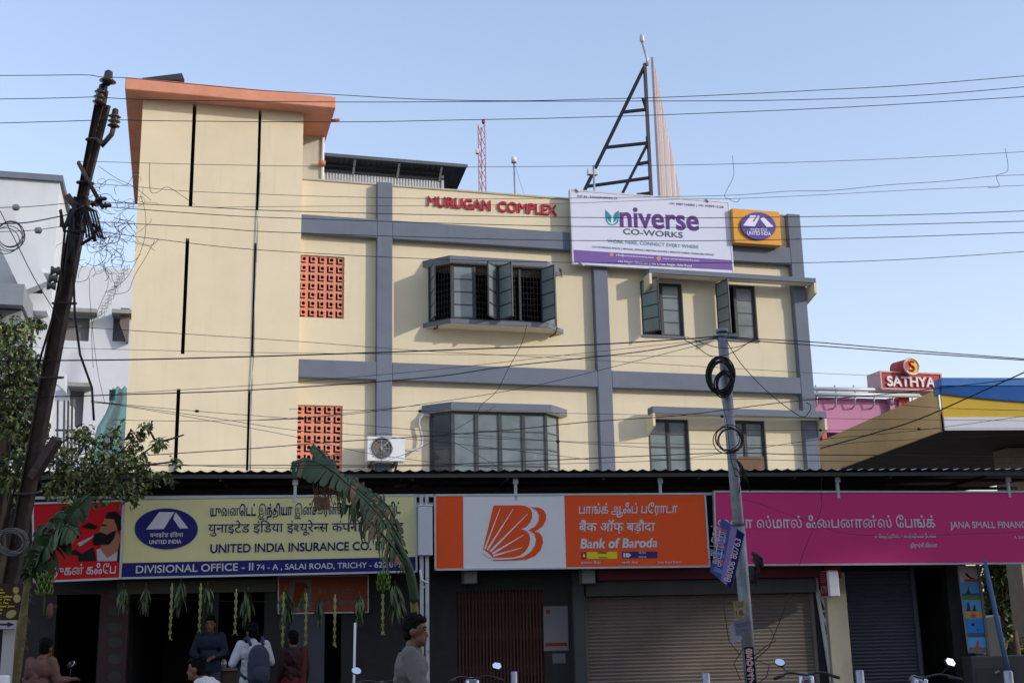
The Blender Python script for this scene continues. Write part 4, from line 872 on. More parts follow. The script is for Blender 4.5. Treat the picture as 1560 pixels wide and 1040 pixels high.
m = MB(); plate(m, S, WO+.004, [(827.5, 923), (864.5, 922.5), (866, 990), (828.5, 991)], .012); m.build('sheet', paint((120, 118, 122)), nt2)
m = MB(); plate(m, S, WO+.0165, [(832, 928), (838, 928), (838, 934), (832, 934)], .002); plate(m, S, WO+.0165, [(831, 979), (864, 978), (864, 983), (831, 984)], .002); m.build('red_print', paint((120, 45, 40)), nt2)
m = MB(); plate(m, S, WO+.004, [(841, 995), (861, 994.5), (862, 1009), (842, 1010)], .006); tag(m.build('small_notice', paint((105, 102, 108)), None), 'small pale paper stuck below the red headed notice', 'notice')

# ---- travel posters at the end of the row
po = thing('poster_column', 'narrow upright column of five bright travel pictures at the end of the row', 'poster', S.P(1492, 1000, -.9))
PO = -.6; T = lambda *p: [(1380+x/5.472, 850+y/5.472) for x, y in p]
m = MB(); m.prism([S.P(*q, PO) for q in T((435, 60), (590, 60), (682, 792), (530, 788))], -S.n*.05); m.build('backing', paint((190, 200, 215)), po)
m = MB(); o_ = PO+.002
def strip(y0, y1, c, th=.002, l=0., r=1.):
    xl = lambda y: 435+(530-435)*(y-60)/728; xr = lambda y: 590+(682-590)*(y-60)/730
    f = lambda y, t: xl(y)+(xr(y)-xl(y))*t
    plate(m, S, o_, T((f(y0, l), y0), (f(y0, r), y0), (f(y1, r), y1), (f(y1, l), y1)), th, c)
strip(62, 196, 0); strip(198, 345, 1); strip(347, 500, 1); strip(502, 655, 2); strip(657, 786, 1)
o_ = PO+.005; strip(170, 196, 3, .002, .25, 1); strip(290, 345, 4); strip(312, 345, 5, .003); strip(440, 500, 6); strip(620, 655, 4); strip(740, 786, 7)
o_ = PO+.009
for pts, c in ((((490, 128), (510, 122), (540, 155), (575, 165), (540, 170), (512, 150)), 8), (((500, 300), (515, 260), (520, 222), (526, 260), (545, 300)), 9), (((505, 440), (512, 375), (520, 360), (535, 400), (540, 440)), 9), (((555, 440), (565, 395), (575, 385), (590, 440)), 9),
               (((550, 550), (560, 535), (570, 545), (568, 562), (556, 565)), 8), (((592, 592), (598, 586), (604, 594), (598, 602)), 8), (((580, 745), (592, 690), (600, 680), (610, 700), (612, 760), (590, 768)), 3), (((540, 470), (560, 458), (590, 475), (580, 492), (548, 494)), 3)): plate(m, S, o_, T(*pts), .002, c)
m.build('pictures', [paint((200, 195, 200)), paint((95, 165, 220)), paint((60, 135, 205)), paint((175, 90, 70)), paint((70, 95, 140)), paint((95, 145, 60)), paint((195, 150, 90)), paint((120, 110, 125)), paint((25, 25, 32)), paint((85, 65, 60))], po)
m = MB(); m.bar(S.P(1489, 858, PO), S.P(1506, 1000, PO), .05); m.build('side_post', mat('dull_post', (.16, .16, .15), .5, .3), po)
bp = MB(); bp.tube([S.P(1499, 852, .0), S.P(1531, 1000, .0), S.P(1540, 1040, .0)], .045, 8); tag(bp.build('blue_pole', mat('blue_pole', (.06, .12, .24), .5), None), 'slim blue steel pole standing beside the travel pictures', 'pole')
# things seen through the gap on the right
bw_ = MB(); a, b = PD(1440, 960, 44), PD(1900, 960, 40); bw_.bar(Vector((a.x, a.y, 1.4)), Vector((b.x, b.y, 1.4)), .25, 2.8); tag(bw_.build('boundary_wall', mat('mossy_wall', (.12, .13, .10), .9, var=.3, scale=1), None), 'low mossy boundary wall far behind the travel pictures', 'wall')
gw = MB(); a, b = PD(1498, 935, 26), PD(1532, 1010, 26); gw.prism([PD(1500, 940, 26), PD(1524, 938, 26), PD(1532, 1030, 26), PD(1504, 1030, 26)], FWD*.15); tag(gw.build('cream_panel', mat('cream_panel', (.55, .52, .44), .7, streak=.2), None), 'pale cream panel behind the slim blue pole', 'panel')
cbn = thing('grey_cabinet', 'dark grey steel cabinet standing below the travel pictures', 'cabinet', S.P(1540, 1040, -.6))
a = rS(1490, 1600, 998, 1200, -.4); m = MB(); m.box(a[0], a[1], .4, 1.0, .13, a[3], 0, S); m.build('body', mat('cabinet_grey', (.07, .07, .072), .6), cbn, .01)
m = MB(); a2 = rS(1495, 1556, 1015, 1200, -.4); m.box(a2[0], a2[1], .385, .399, .2, a2[3], 0, S); m.build('door_panel', mat('cabinet_door', (.05, .05, .052), .6), cbn, .01)
m = MB(); m.bar(S.P(1516, 1024, -.36), S.P(1522, 1021, -.36), .02); m.build('handle', M_silver, cbn)
def smooth(q):
    out = []
    for a, b, c, d in zip([q[0]]+q[:-2], q[:-1], q[1:], q[2:]+[q[-1]]):
        for k in range(6): u = k/6; out.append(.5*((2*b)+(c-a)*u+(2*a-5*b+4*c-d)*u*u+(3*b-a-3*c+d)*u**3))
    return out+[q[-1]]

# ------------------------------------------------------------------ buildings across the street (behind the viewer): they shade the shops
OB = mat('across_plaster', (.24, .225, .20), .85, var=.1, scale=.6, streak=.3)
def block(x0, x1, y0, y1, h, label):
    t = thing('street_block', label, 'building', ((x0+x1)/2, (y0+y1)/2, 0)); m = MB(); fr = Frame((0, y1, 0), 0)
    m.box(x0, x1, y0, y1, 0, h); m.box(x0-.1, x1+.1, y0-.1, y1+.1, h, h+.3); m.build('walls', OB, t)
    for i in range(int((x1-x0)/6)):
        for j in range(int(h/3.4)):
            w_ = MB(); w_.box(x0+2+i*6, x0+4+i*6, y1+.001, y1+.05, 1.2+j*3.4, 2.7+j*3.4); w_.build('window', M_glass3, t)
HX0 = S.P(1050, 960, WO).x; tt = (S.P(1150, 960, WO).y+9)/.602; OX = tt*.799; OZ = tt*.374
gx0, gx1 = S.P(1020, 960, WO).x+OX, S.P(1292, 960, WO).x+OX
block(36.8, gx0, -22, -9, 23.0, 'seven storey plastered block across the street')
block(28, 36.6, -22, -9, 20.5, 'six storey plastered block across the street')
block(6, 27.8, -22, -9, 17.0, 'five storey plastered block across the street')
block(gx0+.2, gx1+30, -22, -9, OZ-.4, 'lower plastered block beside the taller one across the street')
def oc(px, py): p = S.P(px, py, WO); return Vector((p.x+OX, -9.3, p.z+OZ))
m = MB(); m.prism([oc(1020, 1008), oc(1180, 893), oc(1300, 893), oc(1300, 893)+Vector((0, 0, 2.4)), oc(1020, 1008)+Vector((0, 0, 4.6))], (0, -.3, 0))  # added unseen board: its slanted edge shapes the sun patch on the brown shutter
m2 = MB(); m2.box(gx1, gx1+28, -9.6, -9.3, OZ-.1, 23.3); tag(m2.build('shade_board', mat('shade_board_grey', (.2, .2, .21), .7), None), 'very long unseen board added over the lower block to block the sun', 'billboard')  # second added board, unseen, cuts the sun patch off on the right
tag(m.build('shade_board', mat('shade_board_grey', (.2, .2, .21), .7), None), 'large slanted unseen board added over the lower block to shape the sun patch', 'billboard')

# ------------------------------------------------------------------ leaning rail pole on the left
D1 = 14.
rp = thing('rail_pole', 'leaning rusty steel rail pole carrying the wires on the left', 'utility pole', (PD(8, 930, D1).x, PD(8, 930, D1).y, 0))
def hsec(m, a, b, w):
    d = (b-a).normalized(); x = d.cross(FWD).normalized(); y = x.cross(d)
    m.bar(a-x*w*.46, b-x*w*.46, w*.10, w*.95, 0, x.cross(d)); m.bar(a+x*w*.46, b+x*w*.46, w*.10, w*.95, 0, x.cross(d)); m.bar(a, b, w*.82, w*.12, 0, y)
m = MB(); A, B, Cc = PD(8, 930, D1), PD(122, 320, D1), PD(157, 137, D1)
lowpt = A+(A-B)*((A.z)/(B.z-A.z)); hsec(m, lowpt, B+(B-A)*.03, .148); hsec(m, B, Cc, .10); hsec(m, PD(127, 300, D1-.05), PD(163, 160, D1-.05), .07)
m.build('rail', M_rust, rp)
def insulator(a, up, s, parent, rings=3):
    m = MB(); pr = [(0, .012*s)]
    for i in range(rings): pr += [(.02*s+i*.05*s, .03*s), (.035*s+i*.05*s, .062*s), (.055*s+i*.05*s, .034*s)]
    pr += [(.06*s+rings*.05*s, .03*s), (.075*s+rings*.05*s, .012*s)]; m.lathe(a, up, pr, 12); m.build('insulator', M_ceramic, parent)
up1 = (Cc-A).normalized()
m = MB(); m.tube([PD(161, 150, D1-.1), PD(163, 129, D1-.1)], .012, 5); m.tube([PD(150, 214, D1-.1), PD(155, 222, D1-.1), PD(170, 205, D1-.1), PD(172.5, 196, D1-.1)], .03, 6)
m.build('cross_arm', M_rust, rp); m = MB(); m.bar(PD(119, 247, D1-.12), PD(157, 317, D1-.12), .075, .03); m.bar(PD(102, 298, D1-.12), PD(118, 318, D1-.12), .07); m.build('cross_arm', M_rust, rp); m = MB(); m.bar(PD(88, 668, D1-.1), PD(50, 728, D1-.1), .1)
m.build('cross_arm', M_rust, rp)
insulator(PD(163.3, 131, D1-.1), (.05, 0, 1), 1.55, rp, 1); insulator(PD(150, 162, D1-.12), (.12, 0, 1), 1.25, rp); insulator(PD(172.5, 197, D1-.1), (.05, 0, 1), 1.15, rp)
for px, py in ((137, 311), (145, 304), (152, 314)): insulator(PD(px, py, D1-.15), (1, -.2, .1), .75, rp, 2)
m = MB()
for py in (412, 424, 435): p = PD(84-(py-412)*.25, py, D1-.15); m.lathe(p-Vector((.05, 0, 0)), (1, .1, 0), [(0, .045), (.02, .05), (.05, .03), (.08, .05), (.1, .045)], 12)
m.build('spool', mat('grey_spool', (.12, .12, .12), .4), rp)
m = MB()
for py, x in ((214, 144), (279, 130), (462, 98), (575, 78), (750, 42)): p = PD(x, py, D1); m.tube([p+RGT*(.13*math.cos(t))*(1.0 if py > 300 else .65)+FWD*(.13*math.sin(t)) for t in [2*math.pi*i/12 for i in range(13)]], .014, 5)
m.build('clamp', M_rust, rp)
def rings(m, c, r, n, th, sq=1., rng=None, d=0.):
    for i in range(n):
        q = r*(1+rng.uniform(-.15, .12)); o = RGT*rng.uniform(-.03, .03)*r*6+UPV*rng.uniform(-.03, .03)*r*6+FWD*rng.uniform(-.05, .05)
        m.tube([c+o+RGT*(q*math.cos(t))+UPV*(q*sq*math.sin(t)) for t in [2*math.pi*k/20 for k in range(21)]], th, 5)
rng = random.Random(5)
m = MB(); P = lambda *q: [PD(x, y, D1-.15-.1*rng.random()) for x, y in q]
for q in (((118, 312), (108, 330), (106, 352), (110, 372), (104, 400)), ((122, 312), (133, 330), (141, 352), (145, 368)), ((116, 314), (128, 322), (138, 340), (152, 350)), ((108, 318), (100, 340), (94, 400), (92, 440), (80, 480)), ((112, 330), (112, 420), (114, 480), (122, 540), (140, 590), (143, 640)), ((112, 320), (101, 345), (93, 345), (92, 320), (98, 352), (130, 353)), ((150, 345), (140, 362), (124, 372)), ((106, 360), (98, 420), (75, 500), (57, 560))):
    m.tube(P(*q), rng.uniform(.012, .022), 6)
for i in range(7): x = 108+i*2.5; m.tube(P((x, 310), (x+14+i*1.5, 322), (x+22+i*2, 345+i*3), (x+24+i*2, 362)), .012, 5)
m.build('cable_bundle', M_black, rp)
tg = MB()
for i in range(85):
    x, y = rng.gauss(166, 17), rng.gauss(355, 34); pts = [(x, y)]; an_ = rng.uniform(0, 6.28); tn = rng.uniform(-.5, .5)
    for k in range(rng.randint(5, 14)): an_ += tn+rng.gauss(0, .35); st_ = rng.uniform(3, 7); x += st_*math.cos(an_); y += st_*.8*math.sin(an_); pts.append((x, y))
    tg.tube(P(*pts), rng.uniform(.002, .0038), 4, 0 if i % 3 else 1)
for q in (((170, 430), (160, 410), (152, 380), (158, 340)), ((215, 300), (222, 330), (218, 372), (195, 420), (172, 440), (160, 445)), ((236, 366), (220, 395), (205, 420), (195, 443), (175, 448)), ((130, 400), (145, 405), (160, 395), (163, 380)), ((136, 422), (138, 470), (148, 560), (160, 615)), ((150, 395), (165, 430), (150, 470), (140, 500), (142, 560)), ((230, 305), (205, 285), (178, 272), (150, 253)), ((297, 312), (262, 288), (250, 286), (240, 293), (229, 290), (228, 248))): tg.tube(smooth(P(*q)), .0035, 4, 1)
for k in range(40):                                                 # curled pigtails
    t = k/40; a = PD(190-42*t+4*math.sin(k*1.9), 405+78*t+3*math.cos(k*1.9), D1-.2); tg.tube([a, a+RGT*.035+UPV*.02, a+RGT*.03-UPV*.03, a-UPV*.025], .003, 4, 0)
tag(tg.build('wire_tangle', [mat('pale_wire', (.30, .28, .26), .6), M_black], None), 'tangle of loose cut wires hanging right of the rusty leaning pole', 'wires')
m = MB(); rings(m, PD(18, 358, D1-.3), .16, 3, .006, 1, rng); rings(m, PD(12, 366, D1-.3), .17, 2, .005, .9, rng); tag(m.build('cable_coil', mat('grey_cable', (.16, .16, .155), .6), None), 'thin grey cable coil hanging on the wires at the left edge', 'cable')
m = MB(); rings(m, PD(20, 826, D1-.4), .16, 8, .007, .85, rng); tag(m.build('cable_coil', mat('grey_wire2', (.14, .13, .12), .6), None), 'thin wire coil hanging low on the rusty leaning pole', 'cable')

# ------------------------------------------------------------------ round pole in the middle
D2 = 16.
cp = thing('tubular_pole', 'grey tubular steel pole with cable coils in front of the magenta sign', 'utility pole', (PD(1146, 1050, D2).x, PD(1146, 1050, D2).y, 0))
T0, T1 = PD(1100, 507, D2), PD(1144, 1040, D2); bt = T1+(T1-T0)*(T1.z/(T0.z-T1.z)); jn = PD(1125, 800, D2)
m = MB(); m.tube([bt, jn], [.084, .082], 16); m.tube([jn, jn+(T0-jn)*.02, T0], [.082, .074, .066], 16); m.tube([T0, T0+Vector((0, 0, .05))], .078, 14)
m.bar(T0+RGT*-.12+UPV*-.06, T0+RGT*.2+UPV*-.03, .05); m.build('shaft', M_pole, cp)
m = MB(); rings(m, PD(1098, 572, D2-.16), .16, 11, .0095, 1.35, rng); rings(m, PD(1104, 585, D2-.18), .11, 8, .010, 1.5, rng); m.build('cable_coil', M_black, cp)
m = MB(); rings(m, PD(1110, 669, D2-.16), .165, 5, .007, .95, rng); m.build('cable_ring', M_black, cp)
m = MB()
for q in (((1148, 850), (1155, 862), (1150, 890), (1143, 868)), ((1146, 842), (1160, 850), (1162, 862), (1150, 846)), ((1143, 862), (1150, 880), (1147, 888), (1143, 876))): m.tube([PD(x, y, D2-.15) for x, y in q], .03, 6)
m.build('cable_knot', M_black, cp)
m = MB()
for i in range(12): x0 = 1120+rng.uniform(-4, 12); m.tube([PD(x0, 706+rng.uniform(-8, 14), D2-.12), PD(x0+rng.uniform(2, 14), 716+rng.uniform(-8, 14), D2-.2), PD(x0+rng.uniform(4, 20), 740+rng.uniform(-20, 12), D2-.15)], .006, 4)
m.build('loose_ends', M_black, cp)
PF = Frame((PD(1130, 900, D2-.14).x, PD(1130, 900, D2-.14).y, 0), R(-14))
def stick(name, label, q, c, th=.004, off=0., texts=()):
    t = thing(name, label, 'sticker', PF.P(sum(x for x, _ in q)/4, max(y for _, y in q), off)); m = MB(); plate(m, PF, off, q, th); m.build('paper', paint(c), t)
    for body, x0, y0, x1, y1, h, cc, ref in texts: m = MB(); write(m, PF, off+th, body, x0, y0, x1, y1, h, bold=.02, ref=ref); m.build('print', paint(cc), t)
stick('pole_bill', 'yellow printed bill with red numerals stuck on the grey pole', [(1117, 916), (1135, 913.5), (1137, 938), (1120, 940)], (150, 140, 105), texts=[('18.', 1121.5, 937, 1134.5, 936, 7.5, (130, 50, 50), 'H'), ('2 BHK', 1119.5, 925.5, 1133, 924, 4, (70, 110, 80), 'H'), ('SALE', 1119, 920, 1133, 918.5, 3.4, (140, 60, 60), 'H')])
stick('pole_bill', 'grey printed bill below the yellow one on the grey pole', [(1117, 945), (1142, 940), (1145, 961), (1122, 967)], (112, 112, 125), .004, .006, [('TO LET', 1121, 956, 1141, 952, 6, (85, 85, 105), 'H'), ('CALL', 1122, 963, 1142, 959, 4, (85, 85, 105), 'H')])
stick('pole_bill', 'white torn paper curling off the left of the grey pole', [(1110, 952), (1121, 949), (1131, 972), (1115, 980)], (150, 152, 165), .004, -.01)
stick('pole_bill', 'black band with pale pink lettering round the foot of the grey pole', [(1133.5, 985), (1147.5, 984), (1153, 1046), (1139, 1046)], (22, 20, 24), .004, .002)
m = MB()
for i, ch in enumerate(('8', '5', '0', '6', '4', '7')): y = 995.5+i*9; x = 1136.5+i*.75; write(m, PF, .007, ch, x, y, x+9, y-.4, 7.5, bold=.045)
tag(m.build('pole_numerals', paint((205, 165, 165)), None), 'pale pink characters painted down the black band on the pole', 'lettering')
fr_l = MB()
for q in (((1100, 905), (1110, 975), (1128, 998)), ((1130, 990), (1118, 1010), (1128, 1035)), ((1148, 1000), (1165, 985), (1182, 975), (1172, 955), (1148, 958)), ((1150, 1005), (1172, 1012), (1168, 1030), (1155, 1040)), ((1203, 905), (1190, 940), (1172, 985), (1150, 1005))): fr_l.tube([PD(x, y, D2-.1) for x, y in q], .006, 4)
fr_l.build('loose_wire', M_black, cp)
# tilted advertisement board on the pole
AF = Frame((PD(1108, 845, D2-.3).x, PD(1108, 845, D2-.3).y, 0), R(-5))
ab = thing('advert_board', 'tilted blue and violet advertisement board tied to the grey pole', 'signboard', AF.P(1112, 895))
k = 3.12; A_ = lambda *p: [(1060+x/k, 720+y/k) for x, y in p]
m = MB(); plate(m, AF, 0, A_((120, 215), (230, 290), (170, 555), (68, 470)), .02, 0); m.build('board', paint((72, 86, 138)), ab)
m = MB(); plate(m, AF, .0205, A_((196, 268), (229, 291), (169, 552), (148, 536)), .002, 0); plate(m, AF, .0205, A_((168, 250), (195, 268), (146, 534), (118, 510)), .002, 1)
for i in range(6): y = 255+i*38; plate(m, AF, .0206, A_((112-i*4, y), (150-i*4, y+18), (146-i*4, y+36), (106-i*5, y+18)), .002, 2+i % 2)
m.build('print', [paint((30, 26, 74)), paint((140, 120, 175)), paint((150, 88, 130)), paint((96, 130, 190))], ab)
m = MB(); a, b = A_((163, 520), (216, 318)); A0, B0 = AF.P(*a, .023), AF.P(*b, .023); d = (B0-A0).normalized(); h = AF.n.cross(d)*.085; letters(m, '86006 80763', A0, B0, A0+h, AF.n, bold=.01)
for (x0, y0, x1, y1) in ((92, 405, 122, 260), (112, 445, 146, 282)): a, b = A_((x0, y0), (x1, y1)); A0, B0 = AF.P(*a, .024), AF.P(*b, .024); h = AF.n.cross((B0-A0).normalized())*.1; letters(m, 'அட்டைகள்', A0, B0, A0+h, AF.n, ref='ப')
m.build('lettering', paint((200, 185, 205)), ab)

# ------------------------------------------------------------------ wires
def wire(label, pts, w=1.2, d0=13.9, d1=15., knots=0):
    n = len(pts)-1; xs = [p[0] for p in pts]; lo, hi = min(xs), max(xs)
    q = [PD(x, y, d0+(d1-d0)*((x-lo)/(hi-lo) if hi > lo+20 else i/n)) for i, (x, y) in enumerate(pts)]
    m = MB(); m.tube(smooth(q), w*.44*(d0+d1)/2/FOC, 5)
    for i in range(knots): j = (i+1)*len(q)//(knots+1); m.ellipsoid(q[min(j, len(q)-1)], (.03, .02, .02), 6)
    o = m.build('overhead_wire', M_black, None); return tag(o, label, 'wire', 'wires strung across the street front')
wire('topmost black wire running from the top insulator across the open sky', [(-30, 115.5), (60, 115), (130, 114.5), (150, 117), (163, 118), (200, 119.5), (300, 129), (400, 138), (520, 145), (640, 151.5), (780, 154), (900, 151.5), (1040, 147.5), (1240, 138), (1400, 129), (1600, 112.5)], 1.35)
wire('second sky wire just below the topmost and nearly touching it midway', [(-30, 151.5), (70, 150), (145, 148), (160, 149), (250, 152.5), (520, 155.6), (780, 154.6), (1040, 154), (1200, 152.5), (1400, 145.5), (1600, 129)], 1.35)
wire('third sky wire carried on the bracket insulator right of the pole', [(-30, 188.5), (80, 185.5), (174, 183), (260, 184.5), (520, 186), (700, 183), (850, 180), (1040, 174), (1300, 163), (1600, 145)], 1.35)
wire('thin wire crossing the upper slits of the stair tower and the roof shed', [(122, 246), (150, 246.5), (300, 250.5), (480, 253.5), (670, 254.8), (900, 253), (1040, 251.5), (1240, 246.5), (1400, 240), (1600, 229)], .9)
wire('thin wire ending in a splice near the right and passing over the red letters', [(125, 279), (200, 284), (280, 291), (400, 296), (520, 300), (700, 303), (870, 302), (1100, 298), (1200, 291.5), (1270, 290), (1350, 282), (1440, 276), (1520, 268), (1600, 266)], .9)
wire('fine wire running close under the spliced wire beside the hoarding top', [(330, 316), (430, 314.7), (780, 312), (1040, 303.5), (1110, 303), (1240, 297.5), (1400, 289), (1600, 281)], .8)
wire('wire from the pole spools crossing the parapet and yellow square sign top', [(137, 307), (155, 308), (320, 316), (430, 321.3), (780, 330), (1040, 332), (1240, 330), (1400, 327), (1600, 320)], 1.3)
wire('wire crossing the middle of the white hoarding and the purple oval', [(140, 313), (160, 315), (320, 326.6), (430, 332), (780, 343), (1040, 346.5), (1240, 345), (1600, 336)], 1.3)
wire('wire passing the slogan of the hoarding and the corner pilaster', [(130, 336), (150, 338), (320, 347), (430, 354), (780, 365), (1040, 367), (1240, 364), (1400, 360), (1600, 352.5)], 1.3)
wire('wire passing the purple foot strip of the white hoarding', [(128, 350), (150, 353), (320, 374), (430, 383), (640, 394), (850, 399.5), (1110, 400.5), (1240, 400), (1400, 394), (1600, 380.5)], 1.2)
wire('thick black cable from the left edge to the head of the grey pole', [(-30, 549.5), (180, 548), (382, 543), (570, 537), (760, 530), (900, 525), (1040, 516.5), (1096, 512)], 2.3, 13.7, 15.9)
wire('lower thick cable rising from the foliage to the head of the grey pole', [(-30, 606), (100, 603.5), (180, 601), (380, 594), (640, 576), (780, 557), (980, 535), (1096, 513)], 1.9, 13.8, 15.9)
wire('thin wire sloping down across the tower from the white block', [(90, 497), (180, 502), (455, 520), (640, 534), (880, 547), (1100, 560), (1240, 568), (1340, 572)], .9, 14, 22)
wire('faint level wire across the tower above the thick cable', [(-30, 527), (180, 532), (400, 537), (640, 539.5), (1100, 543)], .8)
wire('thin wire closely above the lower thick cable near the grey pole', [(180, 599), (380, 587), (640, 565), (850, 542), (1090, 516)], .9, 14, 15.9)
wire('thin wire climbing from the lower bay sunshade to the grey pole', [(380, 640), (520, 632), (640, 616), (780, 594), (900, 567), (1090, 519)], 1., 15, 15.9)
wire('medium cable climbing from the foliage past the outdoor unit to the right', [(225, 693), (380, 683), (520, 672), (620, 666), (770, 655), (900, 642), (1040, 632), (1200, 612), (1330, 602), (1440, 590), (1600, 571)], 1.5, 14.5, 15.5)
wire('thick level cable just above the awning edge', [(-30, 702), (60, 706), (240, 708.5), (420, 708.5), (640, 708), (850, 700), (1090, 690), (1220, 692), (1400, 694), (1600, 696)], 1.6, 14.8, 15.6)
wire('thin level wire right under the thick cable above the awning', [(160, 700), (380, 712), (620, 710), (900, 705), (1090, 699), (1260, 702), (1600, 706)], .9, 14.9, 15.7)
wire('thin wire fanning down from the teal netting across the lower screen', [(138, 610), (180, 615), (300, 626), (440, 637), (640, 655), (850, 672), (1000, 682), (1120, 684)], .9, 15, 16, 2)
wire('second fanned wire dropping below the lower screen to the awning', [(138, 612), (180, 616), (330, 637), (450, 655), (620, 668), (760, 683), (900, 700)], .9, 15.1, 16)
wire('third fanned wire dropping steeply toward the outdoor unit', [(140, 613), (180, 617), (300, 637), (440, 663), (560, 690), (680, 706), (760, 713)], .9, 15.2, 16)
wire('faint wire with spots crossing the pierced screen top', [(170, 639), (260, 641), (370, 640), (460, 637), (560, 625), (640, 617)], .9, 15.3, 16, 1)
wire('level wire across the lower bay glass with small knots', [(440, 623), (640, 626), (850, 629), (1100, 634), (1250, 637), (1600, 641)], .8, 15.4, 16, 3)
wire('faint wire across the lower windows near their middle', [(560, 660), (690, 665), (860, 672), (1040, 676), (1250, 678), (1330, 672), (1600, 660)], .8, 15.4, 16)
wire('thin wire rising from the awning left of the bay to its glass', [(520, 722), (580, 704), (640, 682), (700, 650), (755, 618)], .8, 16, 16)
wire('thin wire dropping across the lower bay glass to its right', [(690, 672), (740, 700), (775, 722)], .8, 16, 16)
wire('thick dark cable rising steeply to the right across the tan canopy', [(1250, 682.7), (1330, 660), (1400, 638), (1500, 594), (1600, 549)], 2.4, 15, 13.5)
wire('upper of the two thick cables leaving the grey pole to the right', [(1096, 511), (1150, 516), (1240, 521), (1400, 534.5), (1600, 549.5)], 1.8, 15.9, 15)
wire('lower of the two thick cables leaving the grey pole to the right', [(1096, 513), (1150, 519), (1240, 526), (1400, 538), (1600, 551)], 1.8, 15.9, 15.1)
wire('slanting cable from the grey pole head down to the right corner pilaster', [(1106, 518), (1130, 555), (1170, 597), (1218, 633), (1232, 628), (1235, 618), (1228, 613)], 1.5, 15.9, 15.5)
wire('thin wire rising right across the tan canopy into the blue fascia', [(1040, 699), (1150, 683), (1250, 669), (1400, 655), (1600, 628)], .9, 15.5, 15)
wire('thin level wire from the grey pole over the pink building', [(1115, 608), (1240, 607), (1330, 612), (1430, 621), (1600, 626)], .9, 16, 17)
wire('thin level wire low across the tan canopy side', [(1040, 655), (1250, 655), (1400, 653), (1600, 652)], .8, 16, 17, 2)
wire('drooping loop of cable left of the grey pole head', [(1040, 516), (1060, 527), (1080, 541), (1098, 542), (1120, 535), (1140, 522), (1155, 514)], 1.4, 15.9, 15.8)
wire('short sagging cable beside the grey pole head', [(1046, 513), (1075, 524), (1100, 530), (1125, 528), (1150, 518)], 1.3, 15.85, 15.8)
wire('dark wire hanging from the upper bay down to the lower bay', [(803, 494), (794, 525), (775, 560), (757, 595), (735, 615), (728, 626)], 1.1, 24.5, 24.6)
wire('wire dropping down along the grey pole between its two coils', [(1098, 598), (1102, 620), (1108, 645), (1112, 690), (1118, 715)], 1.1, 15.8, 15.8)
wire('looping wire hanging between two sky wires beside the hoarding', [(1116, 237), (1117, 250), (1117, 270), (1104, 297), (1112, 304), (1122, 308), (1128, 302)], .8, 14.6, 14.6)
wire('short jumper wire joining the sky wires near the right edge', [(1531, 226), (1533, 235), (1535, 260), (1518, 268), (1522, 284), (1505, 286)], .8, 14.9, 14.9)
wire('dark wire falling across the magenta sign', [(1252, 708), (1251, 752), (1252, 770), (1244, 795), (1228, 830), (1218, 860)], 1., 16.5, 16.5)
wire('grey wire loop along the magenta sign beside the pole', [(1132, 760), (1160, 768), (1220, 790), (1290, 812), (1400, 815), (1600, 808)], .8, 17, 17)
wire('wire slack across the sky left of the pole with a white link', [(-30, 318), (10, 316), (20, 316), (28, 316), (70, 313), (110, 309)], 1.3, 13.5, 13.9)
wire('thick slack cable left of the pole ending at its bundle', [(-30, 342), (30, 340), (60, 336), (104, 327)], 2.2, 13.5, 13.8)
wire('dark stay cable slanting down left of the rusty pole', [(-5, 312), (20, 360), (50, 420), (78, 466), (92, 492)], 1.6, 13.4, 13.6)
for px, py in ((24, 316), (58, 351)): m = MB(); m.lathe(PD(px-5, py, 13.6), RGT, [(0, .015), (.012, .035), (.06, .038), (.075, .02)], 10); tag(m.build('link_insulator', mat('pale_porcelain', (.45, .42, .38), .4), None), 'pale egg shaped insulator on the '+('upper' if py < 330 else 'lower')+' slack wire by the left edge', 'insulator')
wire('wire carrying the lower pale insulator left of the pole', [(-30, 354), (30, 352), (58, 350), (100, 344)], 1.2, 13.6, 13.8)
wire('thin string of decorations strung from leaf bunch to leaf bunch', [(40, 880), (110, 898), (190, 908), (300, 914), (440, 916), (540, 911), (600, 902), (648, 884)], .8, 18.8, 18.8)

